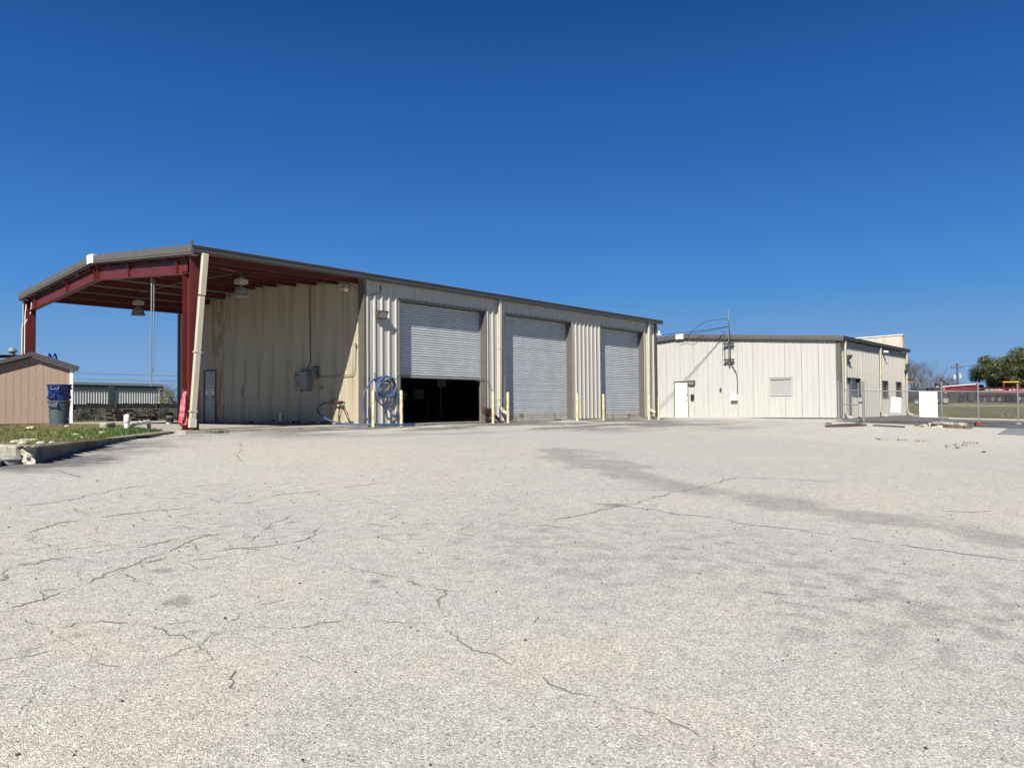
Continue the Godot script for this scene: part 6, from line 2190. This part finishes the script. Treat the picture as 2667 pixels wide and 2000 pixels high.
func leafy(called: String, label: String, at: Vector3, clumps: Array, per: int, size: float, seed_: int, trunk_h: float, trunk_r: float, c0: Color, c1: Color, category := "tree") -> Node3D:
	var t := thing(called, label, category, at)
	var r := RandomNumberGenerator.new()
	r.seed = seed_ + 1
	var s := MB.new()
	s.tube([Vector3(0, -0.2, 0), Vector3(0.05, trunk_h * 0.5, 0.02), Vector3(0, trunk_h, 0)], trunk_r, 8, trunk_r * 0.7)
	for cl in clumps:
		if r.randf() < 0.45:
			var e: Vector3 = cl[0]
			s.tube([Vector3(0, trunk_h * r.randf_range(0.6, 1.0), 0), Vector3(e.x * 0.5, lerpf(trunk_h, e.y, 0.65), e.z * 0.5), e], trunk_r * 0.35, 5, trunk_r * 0.08, false)
	obj("trunk", s, M.bark, t)
	var lm := mat(1, 1, 1, 0.6)
	lm.vertex_color_use_as_albedo = true
	lm.backlight_enabled = true
	lm.backlight = Color(0.25, 0.3, 0.1)
	obj("crown", leaf_crown(clumps, per, size, seed_, c0, c1), lm, t)
	return t

func make_plants() -> void:
	var r := RandomNumberGenerator.new()
	r.seed = 131
	# big evergreen oak on the right
	var cl := []
	for i in 150:
		var d := Vector3(r.randfn(), r.randfn(), r.randfn()).normalized()
		var k := r.randf_range(0.5, 1.0)
		var p := Vector3(d.x * 6.1, d.y * 2.8, d.z * 6.1) * k
		if p.y < -2.3:
			continue
		cl.append([p + Vector3(0, 4.25, 0), r.randf_range(0.8, 1.35)])
	leafy("oak_tree", "large round evergreen oak at the right edge behind the field", Vector3(113.9, gh(113.9, 3.9), 3.9), cl, 400, 0.115, 132, 2.6, 0.4, Color(0.03, 0.046, 0.015), Color(0.085, 0.10, 0.032))
	cl = []
	for i in 40:
		var d := Vector3(r.randfn(), r.randfn(), r.randfn()).normalized()
		cl.append([Vector3(d.x * 4.0, d.y * 1.9, d.z * 4.0) * r.randf_range(0.5, 1.0) + Vector3(0, 3.2, 0), r.randf_range(0.7, 1.1)])
	leafy("oak_tree", "lower evergreen tree at the far right partly behind the large oak", Vector3(121.0, gh(121.0, 12.0), 12.5), cl, 330, 0.115, 133, 1.8, 0.3, Color(0.03, 0.042, 0.015), Color(0.08, 0.095, 0.032))
	bare_tree("larger leafless tree right of the parapet building", Vector3(116.0, gh(116, -9.6) - 0.1, -9.8), 6.9, 134, 6)
	bare_tree("smaller leafless tree left of the utility pole", Vector3(141.0, gh(141, -10.0) - 0.1, -10.2), 5.4, 135, 6)
	bare_tree("leafless tree in the gap between the two other bare trees", Vector3(141.0, gh(141, -14.0) - 0.1, -13.4), 5.0, 136, 5)
	# brush below the trees
	var q := [[118.0, -3.6, 2.6, "brown brush left of the utility pole"], [118.0, -1.0, 3.2, "olive brush right of the utility pole under the oak"], [120.0, 2.6, 2.4, "low brush under the middle of the oak"], [122.0, 7.0, 2.2, "low brush under the right part of the oak"], [124.0, -7.5, 2.4, "low brush below the smaller leafless tree"], [124.0, -11.5, 2.2, "low brush below the larger leafless tree"], [126.0, 12.5, 2.4, "low brush at the right edge beyond the trailers"]]
	for e in q:
		cl = []
		for i in 26:
			cl.append([Vector3(r.randf_range(-2.2, 2.2), r.randf_range(0.3, 1.0) * r.randf_range(0.5, 1.0) * e[2], r.randf_range(-2.4, 2.4)), r.randf_range(0.4, 0.8)])
		leafy("brush", e[3], Vector3(e[0], gh(e[0], e[1]), e[1]), cl, 110, 0.11, int(e[1] * 10) + 300, 0.6, 0.06, Color(0.05, 0.045, 0.022), Color(0.10, 0.085, 0.045), "brush")
	# bush by the far metal building
	cl = []
	for i in 30:
		cl.append([Vector3(r.randf_range(-1.2, 1.2), r.randf_range(0.6, 2.2), r.randf_range(-1.0, 1.0)), r.randf_range(0.35, 0.65)])
	leafy("thin_bush", "thin yellowish green bush at the right end of the green-eaved building", Vector3(13.6, -0.1, -39.8), cl, 90, 0.055, 141, 1.0, 0.06, Color(0.07, 0.085, 0.025), Color(0.17, 0.155, 0.06), "bush")
	bare_tree("wispy leafless sapling rising out of the thin bush", Vector3(13.6, -0.1, -40.5), 3.0, 142, 5)
	for e in [[-4.0, "dark weedy thicket at the left end of the board fence"], [0.5, "dark weedy thicket left of the pallets"], [6.2, "dark weedy thicket right of the pallets"], [10.2, "dark weedy thicket at the right end of the board fence"]]:
		cl = []
		for i in 18:
			cl.append([Vector3(r.randf_range(-2.1, 2.1), r.randf_range(0.1, 0.75), r.randf_range(-0.4, 0.3)), r.randf_range(0.2, 0.42)])
		leafy("thicket", e[1], Vector3(e[0], -0.1, -34.6 + 0.18 * e[0]), cl, 120, 0.05, int(e[0] * 10) + 400, 0.4, 0.03, Color(0.018, 0.024, 0.012), Color(0.06, 0.062, 0.035), "brush")

# ---------------------------------------------------------------- far side of the field
func wheel(parent: Node, c: Vector3, r: float, w: float) -> void:
	var wl := Node3D.new()
	wl.name = "wheel"
	parent.add_child(wl, true)
	var x := Transform3D(Basis(Vector3.BACK, PI / 2), c)
	var s := MB.new()
	s.lathe([Vector2(r * 0.6, -w * 0.5), Vector2(r * 0.95, -w * 0.5), Vector2(r, -w * 0.35), Vector2(r, w * 0.35), Vector2(r * 0.95, w * 0.5), Vector2(r * 0.6, w * 0.5)], 16, x)
	obj("tyre", s, M.rubber, wl)
	s = MB.new()
	s.lathe([Vector2(0.0, -w * 0.3), Vector2(r * 0.6, -w * 0.45), Vector2(r * 0.6, w * 0.45), Vector2(0.0, w * 0.3)], 12, x)
	obj("rim", s, M.grey_box, wl)

func flatbed(label: String, at: Vector3, turn: float, L: float, m: Material, frame_red: bool) -> void:
	var t := thing("flatbed_trailer", label, "trailer", at, turn, "trailers parked across the field")
	var s := MB.new()
	s.cbox(Vector3(0, 0.95, 0), Vector3(2.2, 0.14, L), 0.02)
	obj("deck", s, m, t)
	s = MB.new()
	for x in [-0.5, 0.5]:
		s.ab(Vector3(x - 0.08, 0.65, -L * 0.5), Vector3(x + 0.08, 0.88, L * 0.5))
	s.beam(Vector3(0, 0.78, L * 0.5), Vector3(0, 0.6, L * 0.5 + 1.3), 0.12, 0.14)
	obj("chassis", s, m, t)
	s = MB.new()
	var k := -L * 0.5 + 0.05
	while k <= L * 0.5:
		for x in [-1.05, 1.05]:
			s.ab(Vector3(x - 0.03, 1.02, k - 0.03), Vector3(x + 0.03, 1.75, k + 0.03))
		k += (L - 0.1) / 4.0
	for x in [-1.05, 1.05]:
		s.ab(Vector3(x - 0.035, 1.70, -L * 0.5), Vector3(x + 0.035, 1.80, L * 0.5))
		s.ab(Vector3(x - 0.02, 1.03, -L * 0.5), Vector3(x + 0.02, 1.45, L * 0.5))
	obj("side_rail", s, M.machine_red if frame_red else m, t)
	for z in [-0.55, 0.45]:
		for x in [-1.1, 1.1]:
			wheel(t, Vector3(x, 0.4, z), 0.4, 0.25)

func make_far_right() -> void:
	var up := Vector3.UP
	var s: MB
	var base := func(x: float, z: float) -> Vector3: return Vector3(x, gh(x, z) - 0.07, z)
	# dark windscreen fence along the far edge of the field
	var f := thing("windscreen_fence", "dark screened fence along the far edge of the field", "fence")
	for k in 13:
		s = MB.new()
		var p: Vector3 = base.call(99.0 - 0.0 * k, -16.0 + k * 3.0)
		s.tube([p, p + up * 1.9], 0.05, 6)
		obj("post", s, M.galv, f)
		if k < 12:
			s = MB.new()
			s.ab(p + Vector3(-0.03, 0.05, 0.06), p + Vector3(0.0, 1.45 + 0.05 * sin(k * 2.0), 2.94))
			obj("screen", s, M.machine_dark, f)
	flatbed("dark flatbed trailer far left behind the white board", base.call(93.5, -3.6), 0.25, 5.0, M.machine_dark, false)
	flatbed("dark flatbed trailer under the red boom", base.call(95.0, 0.6), 0.2, 5.2, M.machine_dark, false)
	flatbed("flatbed trailer with red side rails at the right", base.call(96.0, 4.6), -0.65, 5.4, M.machine_dark, true)
	flatbed("flatbed trailer with red side rails at the right edge", base.call(97.5, 10.0), -0.5, 5.4, M.machine_dark, true)
	# red boom with a white stripe
	var b := thing("red_boom", "long red machine boom with white stripe lying over the trailers", "boom")
	s = MB.new()
	s.beam(Vector3(90.1, 2.45, -1.9), Vector3(93.4, 2.80, 2.1), 0.28, 0.34, up, 0.03)
	s.beam(Vector3(90.6, 2.15, -1.3), Vector3(93.6, 2.35, 2.3), 0.3, 0.22, up, 0.03)
	obj("beam", s, M.machine_red, b)
	s = MB.new()
	s.beam(Vector3(89.9, 2.56, -1.95), Vector3(93.1, 2.90, 1.95), 0.32, 0.07)
	obj("stripe", s, M.white, b)
	s = MB.new()
	s.ab(Vector3(91.4, 1.0, -0.4), Vector3(92.1, 2.2, 0.4))
	s.ab(Vector3(92.7, 1.0, 1.3), Vector3(93.3, 2.2, 1.9))
	obj("support", s, M.machine_dark, b)
	# white cars behind the trailers
	var first: Node3D = null
	for q in [[92.6, 0.9, 1.62, "white car roof showing under the red boom"], [104.0, 5.2, 1.6, "white car between the red side rails"], [104.0, 8.4, 1.6, "white car at the right edge behind the trailers"]]:
		if first != null:
			copy(first, base.call(q[0], q[1]), 0.2, q[3])
			continue
		first = thing("white_car", q[3], "car", base.call(104.0, 2.6), 0.2, "cars parked behind the trailers")
		s = MB.new()
		s.prism(PackedVector2Array([Vector2(-2.2, 0.35), Vector2(2.2, 0.35), Vector2(2.2, 0.85), Vector2(1.5, 0.98), Vector2(0.8, 1.5), Vector2(-1.1, 1.55), Vector2(-1.9, 1.05), Vector2(-2.2, 0.95)]), Transform3D(Basis(Vector3.BACK, up, Vector3.LEFT), Vector3(0.9, 0, 0)), 1.8)
		obj("body", s, M.white, first)
		s = MB.new()
		s.prism(PackedVector2Array([Vector2(-1.55, 1.05), Vector2(1.2, 1.02), Vector2(0.7, 1.43), Vector2(-1.0, 1.47)]), Transform3D(Basis(Vector3.BACK, up, Vector3.LEFT), Vector3(0.905, 0, 0)), 1.81)
		obj("window", s, M.glass_dark, first)
		for z in [-1.35, 1.35]:
			for x in [-0.85, 0.85]:
				wheel(first, Vector3(x, 0.33, z), 0.33, 0.2)
	# yellow machine top
	var y := thing("yellow_machine", "yellow-topped machine behind the red side rails", "machine", base.call(98.6, 5.0))
	s = MB.new()
	s.cbox(Vector3(0, 2.48, 0), Vector3(1.5, 0.16, 1.75), 0.05)
	obj("roof", s, M.machine_yellow, y)
	s = MB.new()
	for x in [-0.65, 0.65]:
		for z in [-0.75, 0.75]:
			s.ab(Vector3(x - 0.05, 1.1, z - 0.05), Vector3(x + 0.05, 2.4, z + 0.05))
	obj("cab_post", s, M.machine_red, y)
	s = MB.new()
	s.cbox(Vector3(0, 0.85, 0), Vector3(1.5, 0.7, 2.2), 0.08)
	obj("body", s, M.machine_red, y)
	for z in [-0.8, 0.8]:
		for x in [-0.8, 0.8]:
			wheel(y, Vector3(x, 0.45, z), 0.45, 0.3)
	# orange-roofed tractor and dark machines beside the parapet building
	var t := thing("orange_tractor", "tractor with an orange sun roof beside the parapet building", "tractor", base.call(77.2, -1.9))
	s = MB.new()
	s.cbox(Vector3(0, 2.55, 0), Vector3(1.3, 0.13, 1.1), 0.04)
	obj("roof", s, M.machine_orange, t)
	s = MB.new()
	for x in [-0.5, 0.5]:
		for z in [-0.42, 0.42]:
			s.ab(Vector3(x - 0.035, 1.1, z - 0.035), Vector3(x + 0.035, 2.5, z + 0.035))
	obj("roll_bar", s, M.machine_dark, t)
	s = MB.new()
	s.cbox(Vector3(0, 0.9, 0.3), Vector3(0.8, 0.6, 2.0), 0.08)
	obj("body", s, M.machine_dark, t)
	for z in [-0.6, 1.0]:
		for x in [-0.6, 0.6]:
			wheel(t, Vector3(x, 0.6 if z < 0 else 0.4, z), 0.6 if z < 0 else 0.4, 0.3)
	for q in [[82.0, 0.15, 1.9, "dark machine with upright mast beside the orange-roofed tractor"], [84.5, -0.9, 1.5, "low dark machine between tractor and trailers"]]:
		var mth := thing("dark_machine", q[3], "machine", base.call(q[0], q[1]), 0.4, "dark machines parked at the field edge")
		s = MB.new()
		s.cbox(Vector3(0, 0.8, 0), Vector3(1.3, 0.9, 1.6), 0.1)
		s.cbox(Vector3(0, 1.5, -0.3), Vector3(1.0, 0.9, 0.8), 0.1)
		obj("body", s, M.machine_dark, mth)
		s = MB.new()
		s.beam(Vector3(0.2, 1.2, 0.3), Vector3(0.25, q[2] + 0.9, 0.25), 0.12, 0.12)
		s.beam(Vector3(0.25, q[2] + 0.9, 0.25), Vector3(0.0, q[2] + 0.3, 0.9), 0.12, 0.14)
		obj("mast", s, M.machine_dark, mth)
		s = MB.new()
		s.cbox(Vector3(-0.3, 1.75, 0.45), Vector3(0.22, 0.22, 0.06), 0.02)
		s.cbox(Vector3(0.1, 1.3, 0.7), Vector3(0.14, 0.3, 0.06), 0.02)
		obj("lamp", s, M.white, mth)
		for z in [-0.5, 0.5]:
			for x in [-0.7, 0.7]:
				wheel(mth, Vector3(x, 0.45, z), 0.45, 0.3)
	# utility pole with two transformers
	var p := thing("utility_pole", "wooden utility pole with crossarm and two transformers behind the field", "utility pole", base.call(114.5, -3.8))
	s = MB.new()
	s.tube([Vector3(0, 0, 0), Vector3(0, 6.6 - gh(114.5, -3.8), 0)], 0.14, 8, 0.1)
	obj("pole", s, M.bark, p)
	var top := 5.95 - gh(114.5, -3.8)
	s = MB.new()
	s.beam(Vector3(-0.52, top, -0.72), Vector3(0.52, top, 0.72), 0.1, 0.12)
	s.beam(Vector3(-0.25, top + 0.42, -0.35), Vector3(0.1, top + 0.42, 0.15), 0.1, 0.1)
	for k in [-0.9, -0.5, 0.5, 0.9]:
		s.tube([Vector3(0.5 * k, top - 0.08, 0.72 * k), Vector3(0.5 * k, top + 0.2, 0.72 * k)], 0.04, 5)
	obj("crossarm", s, M.bark, p)
	for k in [-1.0, 1.0]:
		s = MB.new()
		s.lathe([Vector2(0.0, -1.55), Vector2(0.17, -1.55), Vector2(0.18, -1.0), Vector2(0.1, -0.92), Vector2(0.0, -0.92)], 12, Transform3D(Basis(), Vector3(0.23 * k, top - 0.1 + 0.06 * k, 0.32 * k)))
		obj("transformer", s, mat(0.6, 0.62, 0.63, 0.5), p)
	for q in [[-0.5, "left wire on the far utility pole"], [0.5, "right wire on the far utility pole"]]:
		s = MB.new()
		var pts := []
		for k in 9:
			var tt := k / 8.0
			pts.append(Vector3(114.5 + q[0], 6.15, -3.8 + q[0] * 1.4).lerp(Vector3(118.0 + q[0], 6.0, 45.0), tt) - up * 3.2 * tt * (1.0 - tt))
		s.tube(pts, 0.012, 3)
		one("power_line", s, M.dark_grey, q[1], "power line", "wires of the utility pole")

# ---------------------------------------------------------------- light, camera and assembly
# clear air only: deep blue overhead, paler towards the horizon all round (linear radiance by elevation in degrees)
func clear_sky() -> ImageTexture:
	var steps := [[-90.0, 0.1453, 0.1381, 0.1235], [-4.0, 0.1599, 0.1562, 0.1453], [-0.5, 0.1599, 0.2544, 0.3706], [0.0, 0.1562, 0.258, 0.3815], [1.5, 0.1344, 0.2362, 0.3852], [4.5, 0.0981, 0.2071, 0.3815], [8.0, 0.0483, 0.1628, 0.375], [11.6, 0.0326, 0.125, 0.3401], [16.7, 0.0185, 0.0872, 0.2689], [27.5, 0.0064, 0.0443, 0.1672], [50.0, 0.0045, 0.032, 0.1308], [90.0, 0.004, 0.0276, 0.1163]]
	var h := 512
	var img := Image.create(64, h, false, Image.FORMAT_RGBF)
	for j in h:
		var e := 90.0 - 180.0 * (j + 0.5) / h
		var k := 0
		while k < steps.size() - 2 and e > steps[k + 1][0]:
			k += 1
		var t := clampf((e - steps[k][0]) / (steps[k + 1][0] - steps[k][0]), 0.0, 1.0)
		var c := Color(lerpf(steps[k][1], steps[k + 1][1], t), lerpf(steps[k][2], steps[k + 1][2], t), lerpf(steps[k][3], steps[k + 1][3], t))
		for i in 64:
			img.set_pixel(i, j, c)
	return ImageTexture.create_from_image(img)

func _ready() -> void:
	var cam := Camera3D.new()
	cam.name = "camera"
	var pitch := deg_to_rad(1.733)
	var roll := deg_to_rad(-0.479)
	var yaw := deg_to_rad(40.04)
	var fwd := Vector3(cos(yaw) * cos(pitch), sin(pitch), -sin(yaw) * cos(pitch))
	var rgt := Vector3(sin(yaw), 0, cos(yaw))
	var upv := rgt.cross(fwd)
	var r2 := rgt * cos(roll) + upv * sin(roll)
	var u2 := upv * cos(roll) - rgt * sin(roll)
	cam.transform = Transform3D(Basis(r2, u2, -fwd), Vector3(-15.97, 0.525, 19.6))
	cam.fov = 52.6
	cam.near = 0.05
	cam.far = 1200.0
	add_child(cam)
	cam.current = true

	var env := Environment.new()
	env.background_mode = Environment.BG_SKY
	var sm := PanoramaSkyMaterial.new()
	sm.panorama = clear_sky()
	var sky := Sky.new()
	sky.sky_material = sm
	env.sky = sky
	env.background_energy_multiplier = 1.0
	env.tonemap_mode = Environment.TONE_MAPPER_LINEAR
	env.tonemap_exposure = 1.72
	env.sdfgi_enabled = true
	env.ssao_enabled = true
	env.ssil_enabled = true
	var we := WorldEnvironment.new()
	we.name = "environment"
	we.environment = env
	add_child(we)

	var sun := DirectionalLight3D.new()
	sun.name = "sun"
	sun.light_color = Color(1.0, 0.972, 0.925)
	sun.light_energy = 1.6
	sun.light_angular_distance = 0.5
	sun.shadow_enabled = true
	add_child(sun)
	sun.look_at_from_position(Vector3.ZERO, Vector3(2.45, -2.45, -1.0), Vector3.UP)

	make_materials()
	make_ground()
	make_workshop()
	make_second()
	make_left()
	make_left_background()
	make_fence()
	make_far_right()
	make_shop_things()
	make_plants()
	make_grass()
